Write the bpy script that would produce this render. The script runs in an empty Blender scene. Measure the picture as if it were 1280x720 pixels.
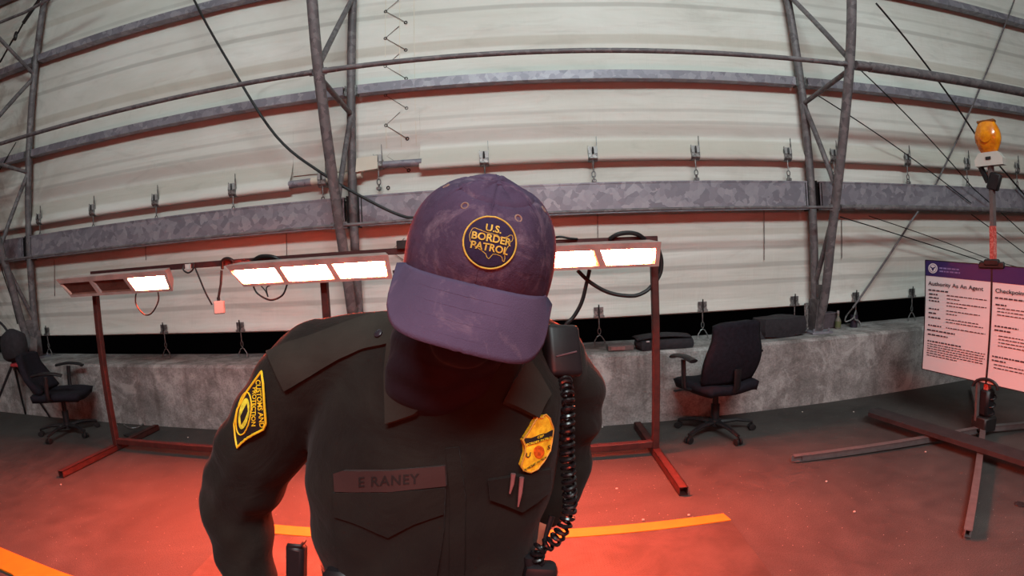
import bpy, bmesh, math, random
import numpy as np
from mathutils import Vector, Matrix
from mathutils.bvhtree import BVHTree

sc = bpy.context.scene
COL = sc.collection
PI = math.pi
rnd = random.Random(7)

# ------------------------------------------------------------------ camera
CAMZ = 1.5
A1, B1 = 1.61694732e-3, -0.24681588e-9
def cam_axes(yaw, pitch, roll):
    cy, sy, cp, sp = math.cos(yaw), math.sin(yaw), math.cos(pitch), math.sin(pitch)
    f = Vector((sy*cp, cy*cp, sp)); r = Vector((cy, -sy, 0)); u = r.cross(f)
    c, s = math.cos(roll), math.sin(roll)
    return c*r + s*u, -s*r + c*u, f
CQ, CU, CF = cam_axes(-0.01435762, -0.06164998, -0.04830192)
def ray(x, y):
    x -= 640; y = 360 - y
    r = math.hypot(x, y) + 1e-9
    t = A1*r + B1*r**3
    s = math.sin(t)/r
    return CQ*(x*s) + CU*(y*s) + CF*math.cos(t)
EYE = Vector((0, 0, CAMZ))
def at(x, y, Y=None, Z=None, X=None, D=None):
    d = ray(x, y)
    if D is not None: t = D
    elif Y is not None: t = Y/d.y
    elif X is not None: t = X/d.x
    else: t = (Z - CAMZ)/d.z
    return EYE + d*t
cd = bpy.data.cameras.new('camera'); cam = bpy.data.objects.new('camera', cd); COL.objects.link(cam)
sc.camera = cam
cam.matrix_world = Matrix(((CQ.x, CU.x, -CF.x, 0), (CQ.y, CU.y, -CF.y, 0), (CQ.z, CU.z, -CF.z, CAMZ), (0, 0, 0, 1)))
cd.type = 'PANO'
_s = 1280/36
cd.panorama_type = 'FISHEYE_LENS_POLYNOMIAL'
cd.fisheye_fov = 3.1
cd.fisheye_polynomial_k0 = 0
cd.fisheye_polynomial_k1 = -A1*_s
cd.fisheye_polynomial_k2 = 0
cd.fisheye_polynomial_k3 = -B1*_s**3
cd.fisheye_polynomial_k4 = 0
cd.sensor_width = 36; cd.sensor_fit = 'HORIZONTAL'
cd.clip_start = 0.02

# ------------------------------------------------------------------ materials
def lin(c):
    return tuple(((v/12.92) if v <= .04045 else ((v+.055)/1.055)**2.4) for v in c)
def rgb(r, g, b):
    return lin((r/255, g/255, b/255)) + (1,)
class NT:
    def __init__(s, name):
        s.m = bpy.data.materials.new(name); s.m.use_nodes = True
        s.t = s.m.node_tree; s.n = s.t.nodes; s.n.clear()
        s.out = s.n.new('ShaderNodeOutputMaterial')
        s.b = s.n.new('ShaderNodeBsdfPrincipled')
        s.l(s.b.outputs[0], s.out.inputs[0])
        s.tc = s.n.new('ShaderNodeTexCoord')
    def l(s, a, b): s.t.links.new(a, b)
    def mapping(s, scale=(1, 1, 1), src='Object', rot=(0, 0, 0)):
        m = s.n.new('ShaderNodeMapping'); m.inputs['Scale'].default_value = scale; m.inputs['Rotation'].default_value = rot
        s.l(s.tc.outputs[src], m.inputs[0]); return m.outputs[0]
    def noise(s, scale, detail=5, rough=.55, vec=None, dist=0):
        n = s.n.new('ShaderNodeTexNoise'); n.inputs['Scale'].default_value = scale
        n.inputs['Detail'].default_value = detail; n.inputs['Roughness'].default_value = rough
        n.inputs['Distortion'].default_value = dist
        s.l(vec if vec is not None else s.mapping(), n.inputs['Vector']); return n.outputs[0]
    def voro(s, scale, vec=None, feature='F1', out='Distance'):
        n = s.n.new('ShaderNodeTexVoronoi'); n.inputs['Scale'].default_value = scale; n.feature = feature
        s.l(vec if vec is not None else s.mapping(), n.inputs['Vector']); return n.outputs[out]
    def ramp(s, fac, stops):
        r = s.n.new('ShaderNodeValToRGB'); s.l(fac, r.inputs[0])
        e = r.color_ramp.elements
        while len(e) < len(stops): e.new(.5)
        for i, (p, c) in enumerate(stops):
            e[i].position = p
            e[i].color = c if not isinstance(c, (int, float)) else (c, c, c, 1)
        return r.outputs[0]
    def mix(s, fac, a, b, mode='MIX'):
        m = s.n.new('ShaderNodeMix'); m.data_type = 'RGBA'; m.blend_type = mode
        for v, i in ((fac, 0), (a, 6), (b, 7)):
            if hasattr(v, 'links'): s.l(v, m.inputs[i])
            else: m.inputs[i].default_value = v
        return m.outputs[2]
    def math(s, op, a, b=0.0, c=None):
        m = s.n.new('ShaderNodeMath'); m.operation = op
        for v, i in ((a, 0), (b, 1), (c, 2)):
            if v is None: continue
            if hasattr(v, 'links'): s.l(v, m.inputs[i])
            else: m.inputs[i].default_value = v
        return m.outputs[0]
    def bump(s, h, strength=.3, dist=.01):
        b = s.n.new('ShaderNodeBump'); b.inputs['Strength'].default_value = strength; b.inputs['Distance'].default_value = dist
        s.l(h, b.inputs['Height']); s.l(b.outputs[0], s.b.inputs['Normal']); return b
    def set(s, **k):
        names = dict(color='Base Color', rough='Roughness', metal='Metallic', spec='Specular IOR Level', sheen='Sheen Weight', coat='Coat Weight', trans='Transmission Weight')
        for a, v in k.items():
            i = s.b.inputs[names[a]]
            if hasattr(v, 'links'): s.l(v, i)
            else: i.default_value = v
        return s
MATS = {}
def simple(name, col, rough=.6, metal=0, spec=.5, ns=18, var=.25, bump=.15, bs=60, bd=.003):
    t = NT(name)
    n = t.noise(ns, 4)
    lo = tuple(c*(1-var) for c in col[:3]) + (1,); hi = tuple(min(1, c*(1+var)) for c in col[:3]) + (1,)
    t.set(color=t.ramp(n, [(.3, lo), (.7, hi)]), rough=rough, metal=metal, spec=spec)
    t.bump(t.noise(bs, 4), bump, bd)
    MATS[name] = t.m
    return t.m

# ------------------------------------------------------------------ meshes
def frame_z(d):
    d = d.normalized()
    up = Vector((0, 0, 1)) if abs(d.z) < .95 else Vector((0, 1, 0))
    x = up.cross(d).normalized()
    return x, d.cross(x)
class MB:
    """collects shapes in one bmesh"""
    def __init__(s): s.b = bmesh.new()
    def box(s, c, size, rot=None, bevel=0, seg=1):
        r = bmesh.ops.create_cube(s.b, size=1)
        M = Matrix.Translation(Vector(c)) @ (rot.to_4x4() if rot is not None else Matrix.Identity(4)) @ Matrix.Diagonal((size[0], size[1], size[2], 1))
        bmesh.ops.transform(s.b, matrix=M, verts=r['verts'])
        if bevel:
            ed = list({e for v in r['verts'] for e in v.link_edges})
            bmesh.ops.bevel(s.b, geom=ed, offset=bevel, segments=seg, affect='EDGES', profile=.5)
        return s
    def tube(s, pts, r, n=10, caps=True, closed=False, flat=1.0, rs=None):
        pts = [Vector(p) for p in pts]; rings = []; N = len(pts)
        px = None
        for i, p in enumerate(pts):
            if closed: d = pts[(i+1) % N] - pts[i-1]
            else: d = pts[min(i+1, N-1)] - pts[max(i-1, 0)]
            if d.length < 1e-9: d = Vector((0, 0, 1))
            d.normalize()
            if px is None: x, y = frame_z(d)
            else:
                x = px - d*px.dot(d)
                if x.length < 1e-6: x, y = frame_z(d)
                x.normalize(); y = d.cross(x)
            px = x
            rr = rs[i] if rs else r
            rings.append([s.b.verts.new(p + x*math.cos(2*PI*k/n)*rr + y*math.sin(2*PI*k/n)*rr*flat) for k in range(n)])
        M = N if closed else N-1
        for i in range(M):
            a, b = rings[i], rings[(i+1) % N]
            for k in range(n): s.b.faces.new((a[k], a[(k+1) % n], b[(k+1) % n], b[k]))
        if caps and not closed:
            s.b.faces.new(rings[0][::-1]); s.b.faces.new(rings[-1])
        return s
    def bar(s, a, b, w, h, up=None, bevel=0):
        """square section bar from a to b; w across, h along up"""
        a, b = Vector(a), Vector(b); d = (b-a); L = d.length; d.normalize()
        u = Vector(up) if up else (Vector((0, 0, 1)) if abs(d.z) < .9 else Vector((0, 1, 0)))
        x = d.cross(u).normalized(); u = x.cross(d)
        R = Matrix((x, d, u)).transposed()
        return s.box((a+b)/2, (w, L, h), R, bevel)
    def lathe(s, prof, c=(0, 0, 0), axis=(0, 0, 1), n=24):
        ax = Vector(axis).normalized(); x, y = frame_z(ax); c = Vector(c); rings = []
        for r, z in prof:
            rings.append([s.b.verts.new(c + ax*z + (x*math.cos(2*PI*k/n) + y*math.sin(2*PI*k/n))*max(r, 1e-4)) for k in range(n)])
        for i in range(len(rings)-1):
            for k in range(n): s.b.faces.new((rings[i][k], rings[i][(k+1) % n], rings[i+1][(k+1) % n], rings[i+1][k]))
        s.b.faces.new(rings[0][::-1]); s.b.faces.new(rings[-1])
        return s
    def ball(s, c, r, sub=2, M=None):
        q = bmesh.ops.create_icosphere(s.b, subdivisions=sub, radius=1)
        r = (r, r, r) if isinstance(r, (int, float)) else r
        T = Matrix.Translation(Vector(c)) @ (M.to_4x4() if M is not None else Matrix.Identity(4)) @ Matrix.Diagonal((*r, 1))
        bmesh.ops.transform(s.b, matrix=T, verts=q['verts']); return s
    def prism(s, poly, d):
        """extrude a planar 3D polygon by vector d"""
        d = Vector(d); a = [s.b.verts.new(Vector(p)) for p in poly]; b = [s.b.verts.new(Vector(p)+d) for p in poly]
        n = len(a)
        s.b.faces.new(a[::-1]); s.b.faces.new(b)
        for i in range(n): s.b.faces.new((a[i], a[(i+1) % n], b[(i+1) % n], b[i]))
        return s
    def grid(s, f, nu, nv):
        V = [[s.b.verts.new(Vector(f(i/nu, j/nv))) for j in range(nv+1)] for i in range(nu+1)]
        for i in range(nu):
            for j in range(nv): s.b.faces.new((V[i][j], V[i+1][j], V[i+1][j+1], V[i][j+1]))
        return s
    def torus(s, c, R, r, axis=(0, 0, 1), n=20, m=8, sx=1, sy=1):
        x, y = frame_z(Vector(axis)); c = Vector(c)
        return s.tube([c + x*R*sx*math.cos(2*PI*k/n) + y*R*sy*math.sin(2*PI*k/n) for k in range(n)], r, m, closed=True)
    def build(s, name, mat, parent=None, smooth=True, angle=40, solid=0):
        bmesh.ops.recalc_face_normals(s.b, faces=s.b.faces)
        me = bpy.data.meshes.new(name)
        s.b.to_mesh(me); s.b.free()
        o = bpy.data.objects.new(name, me); COL.objects.link(o)
        if mat: me.materials.append(mat)
        if smooth:
            me.shade_smooth()
            me.set_sharp_from_angle(angle=math.radians(angle))
        if solid:
            m = o.modifiers.new('thick', 'SOLIDIFY'); m.thickness = solid; m.offset = 0
        if parent is not None:
            o.parent = parent
            o.matrix_parent_inverse = Matrix.Translation(-parent.location) if parent.type == 'EMPTY' else Matrix.Identity(4)
        return o
def thing(name, label, cat, loc=(0, 0, 0), group=None):
    o = bpy.data.objects.new(name, None); COL.objects.link(o); o.location = loc; o.empty_display_size = .1
    return tag(o, label, cat, group)
def tag(o, label=None, cat=None, group=None, kind=None):
    if label: o['label'] = label
    if cat: o['category'] = cat
    if group: o['group'] = group
    if kind: o['kind'] = kind
    return o
def text_mesh(txt, size, bold=0, align='CENTER', spacing=1.0):
    """returns verts2d, faces for a piece of writing"""
    cu = bpy.data.curves.new('t', 'FONT'); cu.body = txt; cu.size = size; cu.align_x = align; cu.align_y = 'CENTER'
    cu.offset = bold; cu.resolution_u = 3; cu.space_character = spacing
    o = bpy.data.objects.new('t', cu); COL.objects.link(o)
    dg = bpy.context.evaluated_depsgraph_get(); me = bpy.data.meshes.new_from_object(o.evaluated_get(dg))
    v = [(p.co.x, p.co.y) for p in me.vertices]; f = [tuple(q.vertices) for q in me.polygons]
    bpy.data.objects.remove(o); bpy.data.curves.remove(cu); bpy.data.meshes.remove(me)
    return v, f
def catenary(a, b, sag, n=16, side=(0, 0, 0)):
    a, b, side = Vector(a), Vector(b), Vector(side)
    return [a.lerp(b, i/n) + (Vector((0, 0, -sag)) + side)*(4*(i/n)*(1-i/n)) for i in range(n+1)]
def spline(pts, n=8):
    pts = [Vector(p) for p in pts]; out = []
    for i in range(len(pts)-1):
        p0 = pts[max(i-1, 0)]; p1 = pts[i]; p2 = pts[i+1]; p3 = pts[min(i+2, len(pts)-1)]
        for k in range(n):
            t = k/n
            out.append(.5*((2*p1) + (p2-p0)*t + (2*p0-5*p1+4*p2-p3)*t*t + (3*p1-p0-3*p2+p3)*t**3))
    out.append(pts[-1]); return out
# ================================================================== SETTING
YF = 4.57      # the membrane
YO = 4.45      # outer chords, beams
WZ = 0.64      # top of the concrete wall
BAYS = [-10.42, -5.97, -1.50, 2.95, 7.40]

# --- concrete
def concrete():
    t = NT('concrete_wall')
    v = t.mapping((1, 1, 1))
    big = t.noise(1.3, 6, .6, v, .6); mid = t.noise(5, 8, .7, v, .3); fine = t.noise(60, 4, .6, v)
    drip = t.noise(1, 6, .6, t.mapping((9, 9, .9)))
    blotch = t.ramp(t.voro(3.0, t.mapping((1, 1, 1.6))), [(.1, .25), (.7, .75)])
    f = t.math('ADD', t.math('MULTIPLY', big, .45), t.math('MULTIPLY', mid, .55))
    c = t.ramp(f, [(.30, rgb(112, 106, 104)), (.46, rgb(146, 140, 138)), (.56, rgb(176, 170, 168)), (.72, rgb(206, 201, 198))])
    c = t.mix(t.ramp(drip, [(.5, 0), (.7, .4)]), c, rgb(74, 60, 54), 'MIX')
    c = t.mix(t.ramp(fine, [(.35, .35), (.6, 0)]), c, rgb(60, 56, 56))
    sc2 = t.noise(2.6, 8, .72, v, 1.0)
    c = t.mix(t.ramp(sc2, [(.53, 0), (.64, .6)]), c, rgb(200, 196, 194))
    c = t.mix(t.ramp(t.noise(3.4, 6, .7, t.mapping((1, 1, 1.4)), .5), [(.32, .5), (.44, 0)]), c, rgb(88, 82, 80))
    t.set(color=c, rough=.92, spec=.2)
    t.bump(t.math('ADD', mid, t.math('MULTIPLY', fine, .35)), .5, .012)
    return t.m
M_CONC = concrete()
def floor_mat():
    t = NT('asphalt_floor')
    v = t.mapping()
    big = t.noise(.9, 6, .65, v, .8); mid = t.noise(7, 6, .65, v); grit = t.noise(170, 3, .6, v); speck = t.voro(26, v)
    c = t.ramp(t.math('ADD', t.math('MULTIPLY', big, .6), t.math('MULTIPLY', mid, .4)), [(.33, rgb(56, 52, 51)), (.5, rgb(75, 70, 68)), (.68, rgb(92, 86, 83))])
    c = t.mix(t.ramp(grit, [(.36, .75), (.56, 0)]), c, rgb(50, 45, 43))
    c = t.mix(t.ramp(speck, [(.045, .8), (.06, 0)]), c, rgb(200, 190, 180))
    t.set(color=c, rough=t.ramp(mid, [(.3, .62), (.7, .85)]), spec=.35)
    t.bump(t.math('ADD', t.math('MULTIPLY', grit, .6), mid), .35, .006)
    return t.m
M_FLOOR = floor_mat()
def membrane(name='membrane'):
    t = NT(name)
    sx = t.n.new('ShaderNodeSeparateXYZ'); t.l(t.tc.outputs['Object'], sx.inputs[0])
    z = sx.outputs['Z']; x = sx.outputs['X']
    wob = t.noise(.35, 3, .5, t.mapping((1, 1, .3)))
    zz = t.math('ADD', z, t.math('MULTIPLY', wob, .05))
    c = t.ramp(t.noise(1.2, 5, .6, t.mapping((.5, 1, 1.5)), .5), [(.3, rgb(206, 205, 196)), (.7, rgb(226, 227, 221))])
    # horizontal tint bands at set heights, the widest at the hem pocket
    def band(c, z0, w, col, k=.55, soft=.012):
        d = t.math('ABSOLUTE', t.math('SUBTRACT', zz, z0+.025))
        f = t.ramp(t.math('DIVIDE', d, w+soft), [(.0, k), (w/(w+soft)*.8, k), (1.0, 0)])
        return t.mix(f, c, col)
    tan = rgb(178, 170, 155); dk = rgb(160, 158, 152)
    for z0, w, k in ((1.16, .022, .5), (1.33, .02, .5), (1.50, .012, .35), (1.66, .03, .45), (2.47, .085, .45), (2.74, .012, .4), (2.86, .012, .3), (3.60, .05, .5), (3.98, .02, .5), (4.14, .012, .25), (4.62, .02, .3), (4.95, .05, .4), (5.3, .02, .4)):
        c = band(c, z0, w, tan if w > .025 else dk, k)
    # wrinkles and grime
    gr = t.noise(1.0, 6, .6, t.mapping((1.4, 1, 4.5)), 1.2)
    c = t.mix(t.ramp(gr, [(.55, 0), (.8, .35)]), c, rgb(150, 148, 138))
    lf = t.ramp(t.math('MULTIPLY', x, -.125), [(.66, 0), (.9, .6)])   # old water stains on the left end
    st = t.ramp(t.noise(2.2, 6, .65, t.mapping((1, 1, 1.2)), 1.5), [(.45, 0), (.62, .8)])
    c = t.mix(t.math('MULTIPLY', lf, st), c, rgb(112, 100, 84))
    t.set(color=c, rough=.62, spec=.3)
    h = t.math('ADD', t.noise(1.0, 3, .5, t.mapping((.5, 1, 5.5)), .3), t.math('MULTIPLY', t.noise(.8, 4, .55, t.mapping((5, 1, 1.0)), .6), .35))
    t.bump(h, .55, .05)
    return t.m
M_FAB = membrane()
M_HEM = simple('hem_fabric', rgb(214, 208, 192), .6, ns=4, var=.06, bs=9, bump=.2, bd=.01)
def galv(name, lo, mid, hi, sc_=16, rough=.5, metal=.55):
    t = NT(name)
    v = t.mapping()
    vo = t.voro(sc_, t.mix(.06, v, t.noise(9, 4, .5, v), 'LINEAR_LIGHT'), 'F1', 'Color')
    g = t.n.new('ShaderNodeSeparateColor'); t.l(vo, g.inputs[0])
    f = t.math('ADD', t.math('MULTIPLY', g.outputs[0], .55), t.math('MULTIPLY', t.noise(3, 5, .6, v), .45))
    c = t.ramp(f, [(.22, lo), (.5, mid), (.78, hi)])
    c = t.mix(t.ramp(t.noise(40, 3), [(.4, .12), (.6, 0)]), c, lo)
    t.set(color=c, rough=rough, metal=metal, spec=.4)
    t.bump(t.noise(90, 3), .1, .002)
    return t.m
M_GALV = galv('galvanised_steel', rgb(122, 120, 130), rgb(140, 138, 148), rgb(162, 160, 168), metal=.25)
M_TUBE = galv('weathered_tube', rgb(92, 88, 91), rgb(106, 102, 104), rgb(124, 120, 122), 22, .6, .15)
M_CLAMP = galv('clamp_steel', rgb(96, 96, 98), rgb(128, 128, 128), rgb(160, 160, 158), 60, .45, .6)
M_DARKST = simple('dark_steel', (.02, .019, .02), .5, .3)
M_BLACK = simple('black_plastic', (.012, .011, .013), .45, 0, .4, bump=.08)
M_CORD = simple('black_cord', (.010, .009, .010), .5, 0, .4, bump=.05)
M_RUST = simple('rust_painted_steel', rgb(72, 32, 28), .6, .1, ns=14, var=.35, bump=.3)

def struct(o): o['kind'] = 'structure'; return o

# floor
mb = MB(); mb.box((0, -1.5, -.05), (28, 12.4, .1)); struct(mb.build('floor', M_FLOOR, smooth=False))
# concrete knee wall: blocks with open joints between them
def wall_block(name, x0, x1):
    m = MB()
    m.prism([(x0, 4.12, 0), (x0, 4.75, 0), (x0, 4.75, WZ), (x0, 4.145, WZ), (x0, 4.12, WZ-.025)], (x1-x0, 0, 0))
    struct(m.build(name, M_CONC, smooth=False))
xs = [-14, -6.13, 14]
for i, n in enumerate(('wall_base_left', 'wall_base_centre')):
    wall_block(n, xs[i]+.004, xs[i+1]-.004)
# footing pads under the columns
# membrane wall
def hem_profile(zh, up=True):
    p = [(YF, 7.6), (YF, zh+.36), (YF-.004, zh+.25), (YF-.02, zh+.2), (4.51, zh+.1), (4.47, zh+.035)]
    for k in range(9):
        a = PI*.9 + k*PI*1.05/8
        p.append((4.495+.034*math.cos(a), zh-.034*math.sin(a)*-1 if False else zh+.034*math.sin(a)))
    p += [(4.55, zh-.0), (YF+.01, zh+.05)]
    return p
def sheet(name, prof, x0, x1, mat, nx=60, wav=.006):
    m = MB(); n = len(prof)-1
    def f(u, v):
        i = min(int(v*n+1e-6), n); y, z = prof[i]
        x = x0 + (x1-x0)*u
        w = wav*math.sin(x*1.7+z*2.1) + wav*.6*math.sin(x*4.3+z*1.1)
        return (x, y + (w if z > 2.8 or z < 2.1 else 0), z)
    m.grid(f, nx, n)
    return struct(m.build(name, mat))
def dense(p, k):
    out = []
    for i in range(len(p)-1):
        L = math.dist(p[i], p[i+1]); q = max(1, int(L/k))
        for j in range(q): out.append((p[i][0]+(p[i+1][0]-p[i][0])*j/q, p[i][1]+(p[i+1][1]-p[i][1])*j/q))
    return out + [p[-1]]
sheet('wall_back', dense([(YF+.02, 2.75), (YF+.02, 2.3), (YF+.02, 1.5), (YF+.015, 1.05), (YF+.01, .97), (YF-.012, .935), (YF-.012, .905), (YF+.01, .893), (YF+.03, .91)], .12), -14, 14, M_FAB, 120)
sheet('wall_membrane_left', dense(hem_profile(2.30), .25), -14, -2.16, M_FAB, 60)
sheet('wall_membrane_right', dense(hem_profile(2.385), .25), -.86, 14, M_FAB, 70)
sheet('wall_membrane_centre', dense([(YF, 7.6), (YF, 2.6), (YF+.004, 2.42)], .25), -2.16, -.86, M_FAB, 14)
# ground outside, seen as the black gap under the membrane
m = MB(); m.box((0, 10, -.3), (40, 10.4, .1)); struct(m.build('floor_outside', simple('night_ground', (.01, .01, .01), .9), smooth=False))
# the far sides of the hall, behind the viewer
M_HALL = simple('hall_fabric', rgb(190, 188, 182), .7, ns=1, var=.05)
m = MB(); m.box((-14.05, -1.4, 3.8), (.1, 12.4, 7.7)); struct(m.build('wall_left', M_HALL, smooth=False))
m = MB(); m.box((14.05, -1.4, 3.8), (.1, 12.4, 7.7)); struct(m.build('wall_right', M_HALL, smooth=False))
m = MB(); m.box((0, -7.75, 3.8), (28, .1, 7.7)); struct(m.build('wall_front', M_HALL, smooth=False))
m = MB(); m.box((0, -1.5, 7.7), (28, 12.7, .1)); struct(m.build('ceiling', M_HALL, smooth=False))

# ================================================================== STEEL
INZ = [(.66, 4.40), (1.0, 4.275), (1.6, 4.14), (2.2, 3.95), (2.7, 3.77), (3.15, 3.60), (3.6, 3.45), (4.4, 3.2), (5.4, 2.9), (6.4, 2.62), (7.4, 2.38)]
def iny(z):
    for (a, b), (c, d) in zip(INZ, INZ[1:]):
        if z <= c: return b + (d-b)*(z-a)/(c-a)
    return INZ[-1][1]
def column(x, label):
    t = thing('steel_truss_column', label, 'column', (x, 4.42, WZ), 'truss columns of the hall')
    MB().tube([(x, YO, z) for z in (.66, 2, 4, 6, 7.55)], .042, 14).build('outer_chord', M_TUBE, t)
    MB().tube(spline([(x, y, z) for z, y in INZ], 4), .045, 14).build('inner_chord', M_TUBE, t)
    zs = [(.0, 1.55, 1, 2.02), (2.95, 0, 2.05, 1), (2.95, 0, 3.08, 1), (3.14, 1, 3.85, 0), (3.9, 0, 4.6, 1), (4.7, 1, 5.4, 0), (5.5, 0, 6.3, 1)]
    def pt(z, inner): return (x, iny(z)+.02 if inner else YO-.02, z)
    for a, b in ((pt(1.15, 0), pt(1.78, 1)), (pt(2.90, 0), pt(2.02, 1)), (pt(2.94, 0), pt(3.02, 1)), (pt(3.12, 1), pt(4.15, 0)), (pt(4.22, 0), pt(4.9, 1)), (pt(5.0, 1), pt(5.7, 0)), (pt(5.8, 0), pt(6.5, 1))):
        MB().tube([a, b], .025, 10).build('web_brace', M_TUBE, t)
    g = MB(); g.prism([(x-.012, YO, .66), (x-.012, 4.40, .66), (x-.012, 4.27, 1.02), (x-.012, 4.30, 1.12), (x-.012, YO, 1.12)], (.024, 0, 0))
    g.prism([(x-.05, YO+.03, .66), (x-.05, 4.37, .66), (x-.05, 4.31, .98), (x-.05, YO+.03, .98)], (.012, 0, 0))
    g.prism([(x+.04, YO+.03, .66), (x+.04, 4.37, .66), (x+.04, 4.31, .98), (x+.04, YO+.03, .98)], (.012, 0, 0))
    g.build('gusset_plate', M_TUBE, t, smooth=False)
    b = MB(); b.box((x, 4.42, .65), (.24, .26, .022), bevel=.003)
    for sx in (-.09, .09):
        for sy in (-.1, .1): b.tube([(x+sx, 4.42+sy, .65), (x+sx, 4.42+sy, .69)], .012, 6)
    b.build('base_plate', M_GALV, t)
    # cleats that take the beams and pipes
    for z, w in ((2.0, .30), (3.17, .10), (4.42, .10)):
        c = MB(); c.box((x, YO-.0, z), (.13, .02, w)); c.box((x+.055, YO+.02, z), (.008, .09, w)); c.box((x-.055, YO+.02, z), (.008, .09, w))
        for dz in (-w/3, w/3): c.tube([(x+.075, YO-.0, z+dz), (x+.075, YO-.022, z+dz)], .011, 6); c.tube([(x-.075, YO, z+dz), (x-.075, YO-.022, z+dz)], .011, 6)
        c.build('cleat', M_DARKST if w > .2 else M_CLAMP, t, smooth=False)
    for z in (1.85, 3.06):
        y = iny(z); c = MB(); c.box((x, y-.01, z), (.15, .012, .06), bevel=.003)
        c.tube([(x-.055, y-.02, z), (x-.055, y+.01, z)], .01, 6); c.tube([(x+.055, y-.02, z), (x+.055, y+.01, z)], .01, 6)
        c.build('pipe_bracket', M_TUBE, t)
    return t
column(-5.97, 'grey tubular truss column at the far left edge beside the left office chair')
column(-1.50, 'grey tubular truss column just left of the capped person')
column(2.95, 'grey tubular truss column between right office chair and notice board')

def beams():
    names = ['far left bay', 'bay left of the capped person', 'bay behind the capped person', 'bay behind notice board']
    for i in range(4):
        a, b = BAYS[i]+.075, BAYS[i+1]-.075
        cx = (a+b)/2
        # deep galvanised wall beam (a folded channel)
        t = thing('wall_beam', 'deep galvanised wall beam spanning the '+names[i], 'beam', (cx, YO, 1.86), 'deep galvanised beams across the wall')
        m = MB(); m.prism([(a, 4.46, 1.86), (a, 4.40, 1.86), (a, 4.40, 1.875), (a, 4.405, 1.865), (a, 4.405, 2.135), (a, 4.40, 2.125), (a, 4.40, 2.14), (a, 4.52, 2.14), (a, 4.52, 2.132), (a, 4.412, 2.132), (a, 4.412, 1.868), (a, 4.52, 1.868), (a, 4.52, 1.86)], (b-a, 0, 0))
        m.build('web_plate', M_GALV, t, smooth=False)
        for x in (a+.02, b-.02): MB().box((x, 4.45, 2.0), (.012, .09, .25)).build('end_plate', M_DARKST, t, smooth=False)
        for z, nm in ((3.17, 'third'), (4.42, 'fourth'), (5.6, 'fifth')):
            lab = {'third': 'middle galvanised purlin above the fabric hem, ', 'fourth': 'upper galvanised purlin near the photo top, ', 'fifth': 'topmost galvanised purlin, in the '}[nm]
            if nm == 'fifth' and i in (1, 2): continue
            t = thing('purlin', lab+names[i], 'purlin', (cx, YO, z-.05), 'galvanised purlins along the membrane wall')
            m = MB(); h = .043
            m.prism([(a, 4.42, z-h), (a, 4.42, z+h), (a, 4.52, z+h), (a, 4.52, z+h-.008), (a, 4.43, z+h-.008), (a, 4.43, z-h+.008), (a, 4.52, z-h+.008), (a, 4.52, z-h)], (b-a, 0, 0))
            m.build('channel', M_GALV, t, smooth=False)
            for x in (a+.015, b-.015): MB().box((x, 4.455, z), (.01, .06, .07)).build('end_plate', M_CLAMP, t, smooth=False)
        # tie pipes on the inner chords
        for z, r, rr in ((3.06, .021, .05), (1.85, .014, .04)):
            fat = i == 3
            R = rr*.95 if fat and z > 3 else (.028 if fat else r)
            nm = 'tie_pipe'
            lab = ('thick ' if fat else 'thin ') + ('upper' if z > 3 else 'lower') + ' tie pipe between inner chords, in the ' + names[i]
            y = iny(z)
            t = thing(nm, lab, 'pipe', (cx, y, z-R), 'tie pipes between the truss columns')
            A_, B_ = BAYS[i]+.045, BAYS[i+1]-.045
            m = MB(); m.tube([(A_+.17, y-.015, z), (B_-.17, y-.015, z)], R, 14); m.build('pipe', M_TUBE, t)
            for s, x in ((1, A_), (-1, B_)):
                e = MB(); e.tube([(x, y-.015, z), (x+s*.03, y-.015, z), (x+s*.09, y-.015, z), (x+s*.18, y-.015, z)], R, 12, rs=[R*1.15, R*1.15, R*1.2, R*1.02], flat=.75 if fat else .9)
                e.build('flattened_end', M_TUBE, t)
beams()

# ---- fabric hem: exposed pipe pieces and a loose flap
o = MB().tube([(-1.24, 4.495, 2.43), (-.84, 4.495, 2.425)], .033, 14).build('hem_pipe', M_GALV); tag(o, 'bare grey pipe end sticking out of the hem beside the laced seam', 'pipe', 'bare hem pipe ends')
o = MB().tube([(-2.17, 4.495, 2.325), (-1.93, 4.495, 2.33)], .036, 14).build('hem_pipe', M_GALV); tag(o, 'bare grey pipe between hem pockets left of the centre column', 'pipe', 'bare hem pipe ends')
o = MB().tube([(-1.93, 4.495, 2.33), (-1.42, 4.495, 2.36)], .038, 14).build('hem_sleeve', M_HEM); tag(o, 'short cream fabric sleeve on the hem pipe behind the centre column', 'sleeve')
m = MB(); m.prism([(-1.46, 4.43, 2.37), (-1.245, 4.43, 2.385), (-1.245, 4.43, 2.51), (-1.45, 4.43, 2.50)], (0, .05, 0)); o = m.build('fabric_flap', M_HEM, smooth=False); tag(o, 'folded cream fabric flap hanging over the hem beside the centre column', 'flap')
m = MB(); m.grid(lambda u, v: (-.86+.05*v*(1-u), 4.47+.1*v, 2.42+.16*v), 4, 6); 

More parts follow.
